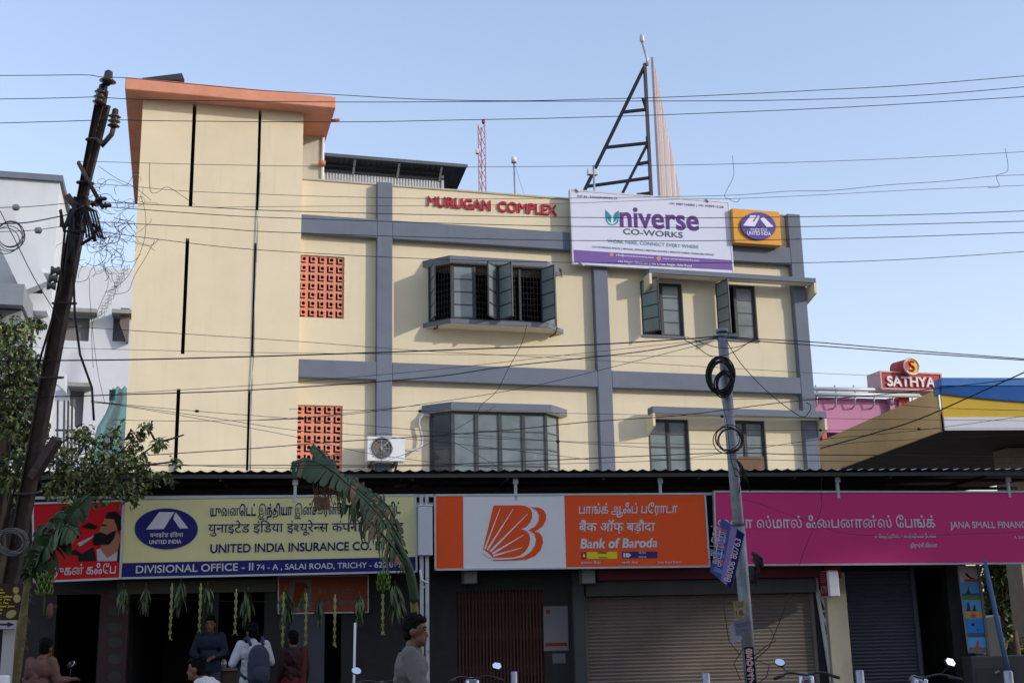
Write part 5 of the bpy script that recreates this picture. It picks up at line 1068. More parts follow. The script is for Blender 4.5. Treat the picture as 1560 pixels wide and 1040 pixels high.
# ------------------------------------------------------------------ greenery
def leafcard(m, p, d, n, L, W, mi, fold=.25):
    d = d.normalized(); s = d.cross(n); s = s.normalized() if s.length > 1e-4 else d.orthogonal().normalized(); n = s.cross(d)
    a, b = p+d*L*.35+s*W*.5+n*W*fold, p+d*L*.35-s*W*.5+n*W*fold; a2, b2 = p+d*L*.72+s*W*.36+n*W*fold*.4-n*L*.05, p+d*L*.72-s*W*.36+n*W*fold*.4-n*L*.05; e = p+d*L-n*L*.14; c = p+d*L*.5
    m.add([p, a, a2, e, b2, b, c], [(0, 1, 6), (1, 2, 6), (2, 3, 6), (3, 4, 6), (4, 5, 6), (5, 0, 6)], mi)
def crown(clusters, dlo, dhi, seed, lsz=(.075, .13), dens=1., pale=.2):
    rg = random.Random(seed); m = MB(); tw = MB()
    for x, y, r, k in clusters:
        c = PD(x, y, rg.uniform(dlo, dhi)); R_ = r*c.length/FOC
        for i in range(int(k*dens)):
            v = Vector((rg.gauss(0, 1), rg.gauss(0, 1), rg.gauss(0, 1))); v *= R_*rg.random()**.45/v.length; p = c+v
            d = Vector((rg.gauss(0, .8), rg.gauss(0, .8), rg.gauss(-.55, .6))); n = Vector((rg.gauss(0, .5), rg.gauss(0, .5), 1))
            L = rg.uniform(*lsz); leafcard(m, p, d, n, L, L*rg.uniform(.42, .62), 1 if rg.random() < pale else (2 if rg.random() < .4 else 0))
        for i in range(max(2, int(k/14))):
            v = Vector((rg.gauss(0, 1), rg.gauss(0, 1), rg.gauss(0, 1))).normalized()*R_*rg.uniform(.6, 1.15); tw.tube([c, c+v*.5+Vector((0, 0, .03)), c+v], [.012, .008, .004], 4)
    return m, tw
tr = thing('street_tree', 'leafy tree behind the leaning pole with its crown at the left edge', 'tree', (PD(-15, 900, 16.6).x, PD(-15, 900, 16.6).y, 0))
cl = [(a, b, c, int(d*3.6)) for a, b, c, d in [(-25, 520, 45, 120), (12, 505, 26, 55), (40, 500, 20, 30), (58, 492, 10, 10), (22, 540, 32, 75), (42, 566, 26, 55), (12, 585, 34, 85), (40, 605, 22, 40), (15, 632, 36, 90), (44, 650, 28, 55), (18, 680, 36, 85), (45, 700, 26, 45), (-20, 640, 50, 140), (10, 720, 30, 60), (66, 672, 20, 26), (0, 750, 35, 50)]]
m, tw = crown(cl, 15.6, 17.2, 11, (.06, .11), 1., .28); m.build('crown', [M_leaf, M_leaf2, M_leafd], tr); 
base = Vector((tr.location.x, tr.location.y, 0)); top = PD(5, 620, 16.4)
tw.tube([base, base*.5+top*.5+Vector((.1, 0, 0)), top], [.14, .10, .05], 9); tw.tube([base*.4+top*.6, PD(30, 560, 16.2), PD(40, 505, 16.2)], [.05, .03, .012], 6); tw.tube([base*.5+top*.5, PD(40, 660, 16), PD(80, 668, 15.9)], [.05, .025, .012], 6); tw.tube([top, PD(-10, 540, 16.3), PD(-20, 490, 16.5)], [.045, .03, .012], 6)
tw.build('trunk', M_bark, tr)
vt = thing('creeper', 'sprawling creeper of small pale leaves spilling over the awning beside the pole', 'plant', (PD(120, 800, 18.2).x, PD(120, 800, 18.2).y, 0))
cl = [(95, 690, 24, 36), (128, 668, 20, 34), (112, 660, 12, 14), (140, 690, 28, 50), (165, 678, 20, 26), (178, 655, 10, 8), (190, 690, 20, 34), (208, 664, 13, 16), (218, 652, 9, 9), (226, 648, 7, 7), (205, 690, 16, 24), (215, 712, 16, 20), (190, 715, 26, 44), (160, 722, 26, 44), (125, 722, 26, 40), (95, 728, 22, 30), (78, 745, 18, 20), (150, 748, 22, 26), (182, 748, 20, 22), (212, 744, 16, 14), (240, 672, 7, 8), (246, 676, 6, 6), (236, 684, 5, 4), (266, 703, 8, 9), (252, 724, 8, 8), (262, 735, 6, 5), (234, 728, 12, 10), (110, 752, 20, 20), (60, 715, 14, 12), (200, 765, 10, 7), (85, 705, 14, 14), (170, 705, 14, 24)]
m, tw = crown(cl, 18.0, 19.0, 12, (.07, .125), 3., .4); m.build('leaves', [M_leaf, M_leaf2, M_leafd], vt)
for q in (((100, 800), (130, 730), (170, 700), (205, 668), (224, 650)), ((170, 712), (210, 696), (238, 676)), ((180, 720), (225, 708), (264, 703)), ((110, 760), (98, 720), (85, 690)), ((150, 735), (190, 740), (250, 726)), ((240, 674), (262, 668), (280, 662)), ((236, 670), (228, 655), (232, 640))): tw.tube([PD(x, y, 18.5) for x, y in q], [.02, .016, .012, .008, .005][:len(q)], 5)
a = PD(38, 1040, 18.5); tw.tube([Vector((a.x, a.y, 0)), PD(34, 880, 18.5), PD(60, 800, 18.5), PD(100, 800, 18.5)], [.03, .028, .025, .022], 6)
tw.build('stems', M_bark, vt)

def banana_leaf(m, mid, w, seed, droop=.5, tear=.35, mats_=(0, 1), side_dir=None):
    rg = random.Random(seed); q = smooth(smooth([Vector(p) for p in mid])); n = len(q)
    m.tube(q, [.016*(1-.8*i/n)+.003 for i in range(n)], 6, 0)
    for sd in (-1, 1):
        i = 2
        while i < n-1:
            j = min(n-1, i+rg.choice((1, 2, 3, 5, 6) if tear > .5 else (4, 6, 9, 12))); pr = lambda t: w*max(.05, math.sin(math.pi*min(1, .06+.92*t)))**.6
            d = (q[j]-q[i]); d = d.normalized() if d.length > 1e-6 else Vector((1, 0, 0)); sv = d.cross(side_dir or Vector((0, 0, 1))); sv = sv.normalized()*sd
            dr = droop*rg.uniform(.35, 1.7); tw_ = rg.uniform(-.5, .5)*tear; ln = rg.uniform(.7, 1.12) if tear > .5 else rg.uniform(.93, 1.04)
            a, b = q[i], q[j]; wa, wb = pr(i/n)*ln, pr(j/n)*ln*rg.uniform(.9, 1.05); mi = mats_[1] if rg.random() < .25 else mats_[0]
            if rg.random() < tear*.22: mi = 2
            vs = []; nv = d.cross(sv)*rg.uniform(-.12, .12)
            for t in (0, .25, .5, .75, 1.):
                dz = Vector((0, 0, -dr*t**1.7)); o = d*(tw_*t*t+.16*t)+nv*math.sin(t*3); k_ = 1-.4*min(1, dr)*t; tp = 1 if t < .9 else .55
                e0, e1 = a+sv*wa*t*k_+(dz+o)*wa, b+sv*wb*t*k_+(dz+o)*wb; md = (e0+e1)/2; vs += [md+(e0-md)*tp, md+(e1-md)*tp]
            m.add(vs, [(0, 1, 3, 2), (2, 3, 5, 4), (4, 5, 7, 6), (6, 7, 9, 8)], mi, True); i = j
def bunch(m, c, L, w, seed, mi=0):
    rg = random.Random(seed)
    for r in range(int(L/.07)):
        for k in range(9):
            a = 2*math.pi*k/9+r*.4; p = c-Vector((0, 0, r*.07)); o = Vector((math.cos(a), math.sin(a), 0)); e = p+o*w*rg.uniform(.7, 1)
            m.tube([p+o*w*.2, p+o*w*.75+Vector((0, 0, -.03)), e+Vector((0, 0, .035))], [.014, .019, .007], 6, mi)
BM_ = [M_banana, M_banana2, M_dry, M_stem]
M_fruit = mat('green_banana', (.10, .19, .03), .45, var=.25, scale=12)
D3 = 17.4
bp1 = thing('banana_plant', 'cut banana plant tied to the column with ragged leaves bending over the yellow sign', 'plant', (PD(640, 1040, D3).x, PD(640, 1040, D3).y, .13))
m = MB(); q = [PD(x, y, D3) for x, y in ((643, 1075), (638, 1010), (634, 960), (629, 905), (621, 868), (612, 846))]; q = [Vector((q[0].x+.05, q[0].y, .13))]+q
m.tube(smooth(q), [.085-.045*i/36 for i in range(len(smooth(q)))], 10); m.build('stem', M_stem, bp1); m = MB(); m.tube(smooth([PD(632, 915, D3-.05), PD(624, 868, D3-.06), PD(608, 832, D3-.05), PD(594, 806, D3)]), [.075-.045*i/18 for i in range(19)], 8); m.build('leaf_sheath', M_banana, bp1)
Lf = lambda *p: [PD(x, y, d) for x, y, d in p]
fwd_s = Vector((-.3, -.85, .45)); m = MB()
banana_leaf(m, Lf((616, 856, 17.4), (592, 806, 17.3), (560, 765, 17.2), (520, 730, 17.1), (482, 706, 17.)), .30, 1, .8, .9, (0, 1), Vector((.2, -.7, .7)))
banana_leaf(m, Lf((620, 862, 17.5), (606, 815, 17.4), (578, 775, 17.3), (548, 748, 17.3), (512, 735, 17.3)), .26, 2, 1., .9, (0, 0), Vector((.3, -.8, .4)))
banana_leaf(m, Lf((618, 862, 17.3), (596, 830, 17.2), (570, 800, 17.1), (540, 775, 17.1), (515, 765, 17.1)), .22, 9, .9, .9, (0, 0), Vector((.1, -.8, .6)))
banana_leaf(m, Lf((618, 858, 17.6), (604, 800, 17.6), (590, 770, 17.5), (560, 745, 17.5), (530, 722, 17.4)), .22, 10, .6, .8, (0, 0), Vector((.3, -.7, .6)))
banana_leaf(m, Lf((530, 738, 17.0), (505, 716, 16.9), (475, 702, 16.9), (444, 706, 16.9)), .34, 3, .3, .12, (0, 0), Vector((.1, -.75, .7)))
banana_leaf(m, Lf((515, 726, 17.1), (500, 705, 17.1), (490, 688, 17.1), (474, 680, 17.1)), .2, 4, .3, .1, (0, 1), Vector((.6, -.7, .2)))
m.build('leaf', BM_, bp1)
m = MB(); rg = random.Random(8)
for i in range(40): a = PD(rg.uniform(478, 515), rg.uniform(728, 745), 16.9); m.tube([a, a+Vector((rg.uniform(-.05, .05), 0, -.1)), a+Vector((rg.uniform(-.1, .1), 0, -rg.uniform(.15, .3)))], .006, 4)
for i in range(5): a = PD(478+i*4.5, 758, 16.8); m.prism([a, a+RGT*.05+UPV*.03, a+RGT*.07-UPV*.16, a+RGT*.01-UPV*.17], FWD*.02)
m.build('dry_fringe', M_dry, bp1)
m = MB(); c = PD(584, 873, 18.2); bunch(m, c, .34, .12, 4); m.tube([c+Vector((0, 0, .25)), c-Vector((0, 0, .3))], .014, 5)
tag(m.build('banana_bunch', M_fruit, None), 'small green banana bunch hanging below the yellow sign near its right end', 'fruit')
D4 = 15.6
bp2 = thing('banana_plant', 'banana plant with broad dark drooping leaves beside the brown menu board', 'plant', (PD(20, 1040, D4).x, PD(20, 1040, D4).y, .13))
m = MB(); q = [PD(x, y, D4) for x, y in ((18, 1060), (26, 1000), (33, 950), (37, 910), (44, 880), (60, 850))]; q = [Vector((q[0].x, q[0].y, .13))]+q
m.tube(smooth(q), [.09-.05*i/36 for i in range(len(smooth(q)))], 10); m.build('stem', M_stem, bp2)
m = MB()
banana_leaf(m, Lf((46, 878, 15.6), (62, 850, 15.5), (85, 815, 15.4), (110, 780, 15.4), (138, 752, 15.4)), .27, 21, .75, .25, (0, 0), Vector((.3, -.8, .5)))
banana_leaf(m, Lf((46, 878, 15.7), (60, 845, 15.7), (72, 810, 15.7), (92, 780, 15.8), (120, 790, 15.8)), .26, 22, .6, .3, (0, 0), Vector((-.4, -.8, .4)))
banana_leaf(m, Lf((60, 850, 15.5), (80, 812, 15.4), (100, 800, 15.3), (118, 815, 15.3)), .20, 23, .5, .1, (1, 0), Vector((0, -.8, .6)))
banana_leaf(m, Lf((44, 885, 15.6), (38, 868, 15.5), (45, 850, 15.5), (40, 830, 15.5)), .10, 24, .5, .5, (0, 1), Vector((0, -.9, .2)))
m.build('leaf', BM_, bp2)
m = MB()
for i in range(60): t = rg.random(); a = PD(44-t*26+rg.uniform(-6, 6), 890+t*150, D4-.1); m.tube([a, a+Vector((rg.uniform(-.05, .08), -.03, -rg.uniform(.03, .14)))], .005, 4)
m.build('dry_sheath', M_dry, bp2)
m = MB(); c = PD(70, 876, D4-.1); bunch(m, c, .30, .12, 5); m.tube([PD(60, 858, D4-.05), c+Vector((0, 0, .05)), c-Vector((0, 0, .5))], .013, 5); tag(m.build('banana_bunch', M_fruit, None), 'green banana bunch hanging below the red cafe sign at the left', 'fruit')
m = MB(); c = PD(76, 930, D4-.1); m.ellipsoid(c, (.045, .045, .10)); m.prism([c, c+RGT*.1+UPV*.06, c+RGT*.06+UPV*.08], FWD*.01); tag(m.build('banana_flower', mat('banana_flower', (.16, .06, .06), .6), None), 'dull pink banana flower hanging under the left green bunch', 'flower')

# decorations on the string
def leaf_bunch(seed, L):
    rg = random.Random(seed); m = MB(); m.tube([(0, 0, .06), (0, 0, -.05)], .006, 4)
    for i in range(rg.randint(34, 56)):
        a = rg.uniform(0, 6.28); st_ = Vector((rg.gauss(0, .02), rg.gauss(0, .02), -rg.uniform(0, L*.55))); k_ = rg.uniform(.2, .75); d = Vector((math.cos(a)*k_, math.sin(a)*k_, -1)); ln = rg.uniform(.45, .62)*L
        leafcard(m, st_, d, Vector((math.cos(a), math.sin(a), .4)), ln, ln*.16, 1 if rg.random() < .3 else 0, .15)
    return m
def tassel(seed, L):
    rg = random.Random(seed); m = MB(); z = 0.; k = 0
    m.tube([(0, 0, 0), (.01, 0, -L*.5), (-.01, 0, -L)], .007, 4)
    while z < L:
        s_ = .025 if k % 2 else .012; m.prism([(-s_, 0, -z), (s_, 0, -z-.01), (s_*.8, .004, -z-.05), (-s_, .006, -z-.06)], (0, .012, 0)); z += .055; k += 1
    for i in range(3): m.tube([(0, 0, -L), (rg.uniform(-.05, .05), 0, -L-.05)], .007, 4)
    return m
M_tas = mat('palm_strip', (.36, .36, .13), .6, var=.25, scale=8)
DG = 18.8
bn = [(187, 899, 38), (222, 890, 48), (273, 890, 52), (318, 893, 42), (372, 902, 56), (440, 906, 54), (488, 905, 50), (549, 904, 52), (607, 898, 56), (462, 903, 30)]
ws_ = ['at the left end of the string below the cafe sign', 'below the blue oval emblem, left of the first pale tassel', 'over the first dark doorway of the yellow sign', 'behind the second pale tassel', 'fullest of the string, over the customer with the backpack', 'hanging before the inner orange sign, left edge', 'hanging before the middle of the inner orange sign', 'hanging before the right edge of the inner orange sign', 'beside the banana stem at the right end of the string', 'small one between two tassels before the inner orange sign']
for i, ((x, y, h), wh) in enumerate(zip(bn, ws_)):
    rg = random.Random(i*3); o = leaf_bunch(i+30, h*DG/FOC*rg.uniform(.82, 1.08)).build('leaf_bunch', [M_leafd, M_leaf], None); o.location = PD(x, y, DG)-Vector((0, 0, h*DG/FOC)); o.rotation_euler = (rg.uniform(-.1, .1), rg.uniform(-.14, .14), rg.uniform(0, 6)); tag(o, 'bunch of mango leaves '+wh, 'leaves', 'leaf bunches on the string')
tsl = [(263, 893, 80, 'longest of the left three, over the first doorway'), (306, 893, 69, 'over the man in the navy shirt'), (360, 902, 64, 'shorter one beside the fullest leaf bunch'), (432, 907, 92, 'longest of all, left of the inner orange sign'), (466, 908, 74, 'second before the inner orange sign'), (511, 910, 73, 'before the right half of the inner orange sign'), (584, 893, 72, 'under the small banana bunch')]
for i, (x, y, h, wh) in enumerate(tsl):
    o = tassel(i, h*DG/FOC).build('palm_tassel', M_tas, None); o.location = PD(x, y, DG-.05)-Vector((0, 0, h*DG/FOC)); tag(o, 'pale plaited palm tassel, '+wh, 'tassel', 'palm tassels on the string')
# trees seen through the gap at the right
for i, (cl, d_, lb) in enumerate((([(1530, 880, 30, 420), (1560, 890, 34, 420), (1545, 920, 28, 360), (1590, 920, 40, 360), (1520, 905, 22, 260), (1512, 870, 18, 200), (1540, 845, 30, 300), (1580, 850, 34, 260), (1518, 930, 16, 140), (1560, 955, 26, 200)], 36, 'dark leafy tree seen under the right end of the magenta sign'), ([(1535, 985, 16, 110), (1560, 1000, 22, 160), (1580, 985, 20, 130), (1540, 960, 10, 40)], 31, 'low sunlit bush beyond the cream panel'))):
    t = thing('background_tree' if i == 0 else 'bush', lb, 'tree' if i == 0 else 'bush', (PD(1548, 1000, d_).x, PD(1548, 1000, d_).y, 0)); m, tw = crown(cl, d_, d_+3, 40+i, (.16, .3), 1, .12 if i == 0 else .5); m.build('crown', [M_leaf, M_leaf2, M_leafd], t)
    tw.tube([Vector((t.location.x, t.location.y, 0)), PD(1548, 985, d_), PD(1547, 960 if i else 900, d_+.5)], [.12, .1, .04], 8); tw.build('trunk', M_bark, t)

# ------------------------------------------------------------------ brown menu board on its post
MF = Frame((PD(15, 920, 13.2).x, PD(15, 920, 13.2).y, 0), R(-12))
mb_ = thing('menu_board', 'brown menu board with yellow lines above a white arrow panel', 'signboard', MF.P(14, 1040))
k = 5.78; M_ = lambda *p: [(x/k, 860+y/k) for x, y in p]
m = MB(); plate(m, MF, 0, [(-60, 887.5), (36.5, 888.5), (28, 944), (-62, 944)], .03); m.build('board', paint((62, 36, 30)), mb_)
m = MB(); plate(m, MF, .002, [(-60, 945.5), (26.5, 944), (24, 957), (-60, 959)], .028); m.build('arrow_panel', paint((165, 165, 170)), mb_)
m = MB(); plate(m, MF, .0305, M_((-60, 515), (65, 515), (65, 500), (128, 522), (65, 548), (65, 532), (-60, 532)), .002); m.build('arrow', paint((62, 30, 26)), mb_)
m = MB()
for t_, x0, x1, y in (('Tea', -60, 28, 222), ('Coffee', -90, 40, 250), ('Cold Coffee', -100, 108, 285), ('Ginger Tea', -90, 92, 310), ('Lemon Tea', -80, 75, 340), ('Bun Butter Jam', -110, 125, 370), ('Milk', -40, 24, 400), ('Samosa', -60, 16, 430)): write(m, MF, .031, t_, x0/k, 860+y/k, x1/k, 860+y/k, 2.6, bold=.03)
m.build('lettering', paint((200, 195, 70)), mb_)
m = MB()
for cx, cy, rx, ry in ((140, 222, 27, 30), (150, 295, 32, 38), (98, 432, 48, 32)): plate(m, MF, .031, [(x/k, 860+y/k) for x, y in ell(cx, cy, rx, ry, 16, -.5 if cx == 98 else 0)], .002)
m.build('food_picture', paint((160, 145, 90)), mb_)
m = MB(); a = MF.P(14, 957, -.06); m.box(a.x-.06, a.x+.06, a.y, a.y+.06, 0, a.z); m.build('post', mat('pale_post', (.40, .40, .39), .7, var=.1), mb_)
pp = MB(); p = PD(2, 1031, 12.6); pp.lathe((p.x, p.y, 0), (0, 0, 1), [(0, .09), (p.z, .09), (p.z+.02, .075)], 14); tag(pp.build('white_post', M_white, None), 'short white post below the brown menu board at the picture corner', 'post')

# ------------------------------------------------------------------ bollards
def bollard(x, y, lbl):
    d = 17.2; hy = 968.4-.0224*(x-780); d = .5*FOC/(y-hy); p = PD(x, y, d); z0 = .13 if d > 15.5 else 0
    m = MB(); m.lathe((p.x, p.y, z0), (0, 0, 1), [(0, .075), (.02, .075), (.021, .05), (p.z-z0-.012, .05), (p.z-z0, .042)], 16); tag(m.build('bollard', mat('steel_bollard', (.36, .37, .40), .35, .7, var=.15, scale=6), None), lbl, 'bollard', 'steel bollards along the pavement')
bollard(783, 1022, 'steel bollard before the red brown folding gate'); bollard(1075, 1024, 'steel bollard left of the grey pole foot'); bollard(1309, 1020, 'steel bollard before the dark blue grey shutter'); bollard(1535, 1021, 'steel bollard before the grey cabinet at the right edge')

# ------------------------------------------------------------------ motorcycles
M_tyre = mat('tyre_rubber', (.02, .02, .02), .8); M_chrome = mat('chrome', (.7, .7, .72), .15, 1., var=.05); M_mirror = mat('mirror_glass', (.93, .95, .98), .03, 1., var=.02); M_seat = mat('black_seat', (.02, .02, .022), .5)
def motorcycle(label, mx, my, heading, colour, shape, swap=False, dd=None):
    hy = 968.4-.0224*(mx-780); zm = 1.2; d = dd or (CAM.z-zm)*FOC/(my-hy); Mp = PD(mx, my, d); zm = max(zm, min(1.36, Mp.z))
    t = thing('motorcycle', label, 'motorcycle', (0, 0, 0), 'motorcycles parked before the shops')
    body = mat('bike_'+colour, dict(black=(.02, .02, .025), red=(.18, .015, .015), blue=(.02, .035, .12), grey=(.1, .1, .11))[colour], .25, var=.05)
    for x in (-.62, .66):
        m = MB(); m.tube([(x+.27*math.cos(a), 0, .31+.27*math.sin(a)) for a in [2*math.pi*i/28 for i in range(29)]], .045, 8); w_ = m.build('wheel', M_tyre, t)
        m = MB(); m.tube([(x, -.05, .31), (x, .05, .31)], .05, 10)
        for i in range(5): a = i*1.257; m.bar((x, 0, .31), (x+.25*math.cos(a), 0, .31+.25*math.sin(a)), .03)
        m.build('rim', M_chrome, w_)
    m = MB(); m.ellipsoid((.16, 0, .74), (.27, .13, .11), 14); m.build('tank', body, t)
    m = MB(); m.ellipsoid((-.33, 0, .76), (.42, .12, .06), 14); m.build('seat', M_seat, t)
    m = MB(); m.ellipsoid((.02, 0, .45), (.24, .13, .17), 12); m.tube([(.45, 0, .85), (.3, 0, .5), (-.1, 0, .33), (-.35, 0, .6), (-.75, 0, .72)], .03, 8); m.tube([(.1, -.12, .3), (-.3, -.16, .28), (-.8, -.17, .36)], .04, 8); m.build('engine', mat('engine_grey', (.08, .08, .085), .4, .5), t)
    m = MB(); m.ellipsoid((-.62, 0, .70), (.3, .10, .09), 12); m.build('tail_panel', body, t)
    m = MB(); m.ellipsoid((-.92, 0, .72), (.03, .07, .05), 8); m.build('tail_lamp', mat('tail_red', (.3, .01, .01), .2), t)
    m = MB()
    for y in (-.07, .07): m.tube([(.66, y, .31), (.42, y, .90)], .022, 8)
    m.prism([(.36, 0, .34), (.5, 0, .58), (.66, 0, .66), (.84, 0, .6), (.66, 0, .63), (.5, 0, .54)], (0, .1, 0)); m.build('fork', M_chrome, t)
    m = MB(); m.ellipsoid((.52, 0, .84), (.09, .1, .1), 12); m.build('headlight', M_glass, t)
    m = MB(); m.tube(smooth([Vector(p) for p in ((.22, -.36, .90), (.33, -.2, .95), (.4, 0, .92), (.33, .2, .95), (.22, .36, .90))]), .013, 8); h = m.build('handlebar', mat('dark_bar', (.05, .05, .055), .35, .6), t)
    m = MB()
    for y in (-1, 1): m.tube([(.29, y*.27, .925), (.2, y*.39, .885)], .02, 8)
    m.build('grip', M_seat, h)
    off = -.13; P0 = (.33, .2)
    for sgn in ((-1,) if swap else (1,)):
        c = Vector((.27, sgn*.31, zm+off)); m = MB(); m.tube([(.34, sgn*.2, .94), (.33, sgn*.25, .98), c+Vector((.01, 0, -.04))], .007, 6)
        sh_ = ell(0, 0, .062, .045, 16, .35*sgn) if shape == 'oval' else [(-.06, -.02), (-.02, -.05), (.055, -.028), (.062, .02), (.02, .05), (-.05, .035)]
        tl = R(27); ux = Vector((0, 1, 0)); uy = Vector((math.sin(tl), 0, math.cos(tl))); nn = Vector((-math.cos(tl), 0, math.sin(tl)))
        m.prism([c+ux*a*1.12+uy*b*1.12 for a, b in sh_], -nn*.025, 0); mi_ = m.build('mirror', M_seat, t)
        m = MB(); m.prism([c+ux*a+uy*b+nn*.002 for a, b in sh_], nn*.002, 0); m.build('glass', M_mirror, mi_)
    t.rotation_euler = (0, 0, heading); rot = Matrix.Rotation(heading, 3, 'Z'); sg = -1 if swap else 1
    mp = rot @ Vector((.27, sg*.31, zm+off)); t.location = (Mp.x-mp.x, Mp.y-mp.y, Mp.z-mp.z-.0)
    t.location.z = .13 if t.location.y > 15 else .13
    return t
HN = math.atan2(-S.n.y, -S.n.x)
motorcycle('motorcycle before the gate whose angular mirror shines brightest', 757, 1013.5, HN+.1, 'black', 'angular', True)
motorcycle('motorcycle with an oval mirror before the brown shutter beside the grey pole', 1188, 1008, HN-.35, 'red', 'oval', False)
motorcycle('motorcycle with an angular mirror before the dark passage at the right', 1448, 1008, HN+.3, 'grey', 'angular', True)
motorcycle('motorcycle with a small oval mirror below the hanging leaves', 543, 1021, HN-.1, 'blue', 'oval', False)
scoot = motorcycle('motorcycle carrying the seated rider in pink at the far left', 108, 1010, HN-.5, 'black', 'oval', True, 16.6)
m = MB(); a = PD(541, 948, 16.2); m.tube([Vector((a.x-.02, a.y, .13)), a], .016, 8); tag(m.build('white_rod', M_white, None), 'thin white rod standing up between the leaf bunches', 'rod')

# ------------------------------------------------------------------ people
def blob(name, caps, voxel, matr, parent, xf, smooth_it=4):
    m = MB(); rr = []
    for c in caps:
        if len(c) == 2: m.ellipsoid(c[0], c[1], 14)
        else:
            a, ra, b, rb = Vector(c[0]), c[1], Vector(c[2]), c[3]; m.tube([a+(b-a)*t for t in (0, .5, 1)], [ra, (ra+rb)/2, rb], 12); m.ellipsoid(a, (ra,)*3, 12); m.ellipsoid(b, (rb,)*3, 12)
    me = bpy.data.meshes.new('tmp'); me.from_pydata(m.v, [], m.f); o = bpy.data.objects.new('tmp', me); col.objects.link(o)
    r = o.modifiers.new('r', 'REMESH'); r.mode = 'VOXEL'; r.voxel_size = voxel; r.use_smooth_shade = True
    s_ = o.modifiers.new('s', 'SMOOTH'); s_.iterations = smooth_it; s_.factor = .5
    dg = bpy.context.evaluated_depsgraph_get(); nm_ = bpy.data.meshes.new_from_object(o.evaluated_get(dg)); bpy.data.objects.remove(o); bpy.data.meshes.remove(me)
    nm_.name = name; nm_.materials.clear(); nm_.materials.append(matr); nm_.transform(xf)
    for p in nm_.polygons: p.use_smooth = True
    ob = bpy.data.objects.new(name, nm_); ob.parent = parent; col.objects.link(ob); return ob
def person(label, loc, heading, sc=1., shirt=(.3, .3, .3), trouser=(.05, .05, .06), arms=None, legs=None, lean=0., head_turn=0., sleeve=2, hairc=M_hair, sari=None, collar=None, sit=False):
    """facing +x; arms: per side (elbow, wrist) in local metres"""
    pz = .56 if sit else .93
    if sit: pz = .80
    def tl(p, k=1.):                                                # torso lean about the pelvis
        x, y, z = p; dz = z-pz; return Vector((x+dz*math.sin(lean)*k, y, pz+dz*math.cos(lean)*k if lean else z))
    O = pz-.93; sh_ = {s: tl((0, s*.175, 1.40+O)) for s in (-1, 1)}; neck = tl((.0, 0, 1.45+O)); hc = tl((.035, 0, 1.585+O)) if not lean else tl((.03, 0, 1.47+O))+Vector((.05, 0, .1))
    arms = arms or {}; A_ = {}
    for s in (-1, 1):
        e, w_ = arms.get(s, (sh_[s]+Vector((-.03, s*.04, -.28)), sh_[s]+Vector((.06, s*.05, -.52)))); A_[s] = (Vector(e), Vector(w_))
    Lg = legs or {s: ((.02 if s > 0 else .08, s*.1, .50), (-.12 if s > 0 else .10, s*.1, .09)) for s in (-1, 1)}
    if sit: Lg = {s: ((.40, s*.17, .78), (.36, s*.2, .36)) for s in (-1, 1)}
    rt = Matrix.Rotation(head_turn, 3, 'Z'); hd_ = lambda x, y, z: hc+rt @ Vector((x, y, z))
    xf = Matrix.Translation(Vector(loc)) @ Matrix.Rotation(heading, 4, 'Z') @ Matrix.Scale(sc, 4)
    caps = [((0, -.07, pz), .12, (0, .07, pz), .12), (tl((0, -.05, 1.08+O)), .115, tl((0, .05, 1.08+O)), .115), (tl((.0, -.08, 1.3+O)), .115, tl((.0, .08, 1.3+O)), .115), (neck-Vector((0, 0, .04)), .06, hc-Vector((.02, 0, .07)), .055)]
    caps += [(hd_(-.005, 0, .02), (.098, .078, .105)), (hd_(.03, 0, -.06), (.062, .058, .065)), (hd_(.086, 0, .0), .010, hd_(.101, 0, -.034), .0125), (hd_(.072, -.012, -.07), .017, hd_(.072, .012, -.07), .017), (hd_(.068, 0, -.1), .024, hd_(.066, 0, -.1), .024)]
    for s in (-1, 1): caps += [(hd_(-.01, s*.078, -.005), (.022, .012, .034))]
    for s in (-1, 1):
        e, w_ = A_[s]; caps += [(sh_[s], .058, e, .042), (e, .041, w_, .029)]; d = (w_-e).normalized(); sd = d.cross(Vector((0, 0, 1))); sd = sd.normalized() if sd.length > .1 else Vector((1, 0, 0)); dn = sd.cross(d)
        pc = w_+d*.075; caps += [(w_, .028, pc-sd*.02, .026), (w_, .028, pc+sd*.02, .024)]
        for k_, (o_, L) in enumerate(((-.033, .062), (-.011, .075), (.012, .07), (.034, .055))): b = pc+sd*o_+d*.015; kn = b+d*L*.55-dn*.012; caps += [(b, .0105, kn, .0095), (kn, .0095, kn+d*L*.3-dn*L*.4, .008)]
        tb = w_+d*.03-sd*.03; caps += [(tb, .012, tb+d*.04-sd*.025-dn*.01, .010)]
        kn, an = Vector(Lg[s][0]), Vector(Lg[s][1]); caps += [((0, s*.09, pz-.03), .088, kn, .056), (kn, .056, an, .038), (an, .035, an+Vector((.14, s*.02, -.045)), .03)]
    body = blob('person', caps, .0105, M_skin, None, Matrix.Identity(4), 2)
    tag(body, label, 'person'); I4 = Matrix.Identity(4)
    Mh = hd_
    hcaps = [(Mh(-.022, 0, .045), (.098, .086, .098)), (Mh(-.05, 0, -.015), (.062, .078, .07)), (Mh(.04, 0, .10), (.055, .06, .028)), (Mh(.068, .02, .085), (.022, .03, .02)), (Mh(.066, -.025, .088), (.022, .024, .02))]
    rg = random.Random(int(abs(loc[1])*100))
    for i in range(46): a = rg.uniform(0, 6.28); t_ = rg.uniform(.1, 1.25); b = Vector((-.02+.098*math.sin(t_)*math.cos(a), .086*math.sin(t_)*math.sin(a), .045+.1*math.cos(t_))); hcaps.append((Mh(*b), .012, Mh(*(b*1.06+Vector((.015*math.cos(a+.8), .012, .004)))), .006))
    blob('hair', hcaps, .0065, hairc, body, I4, 2)
    m = MB()
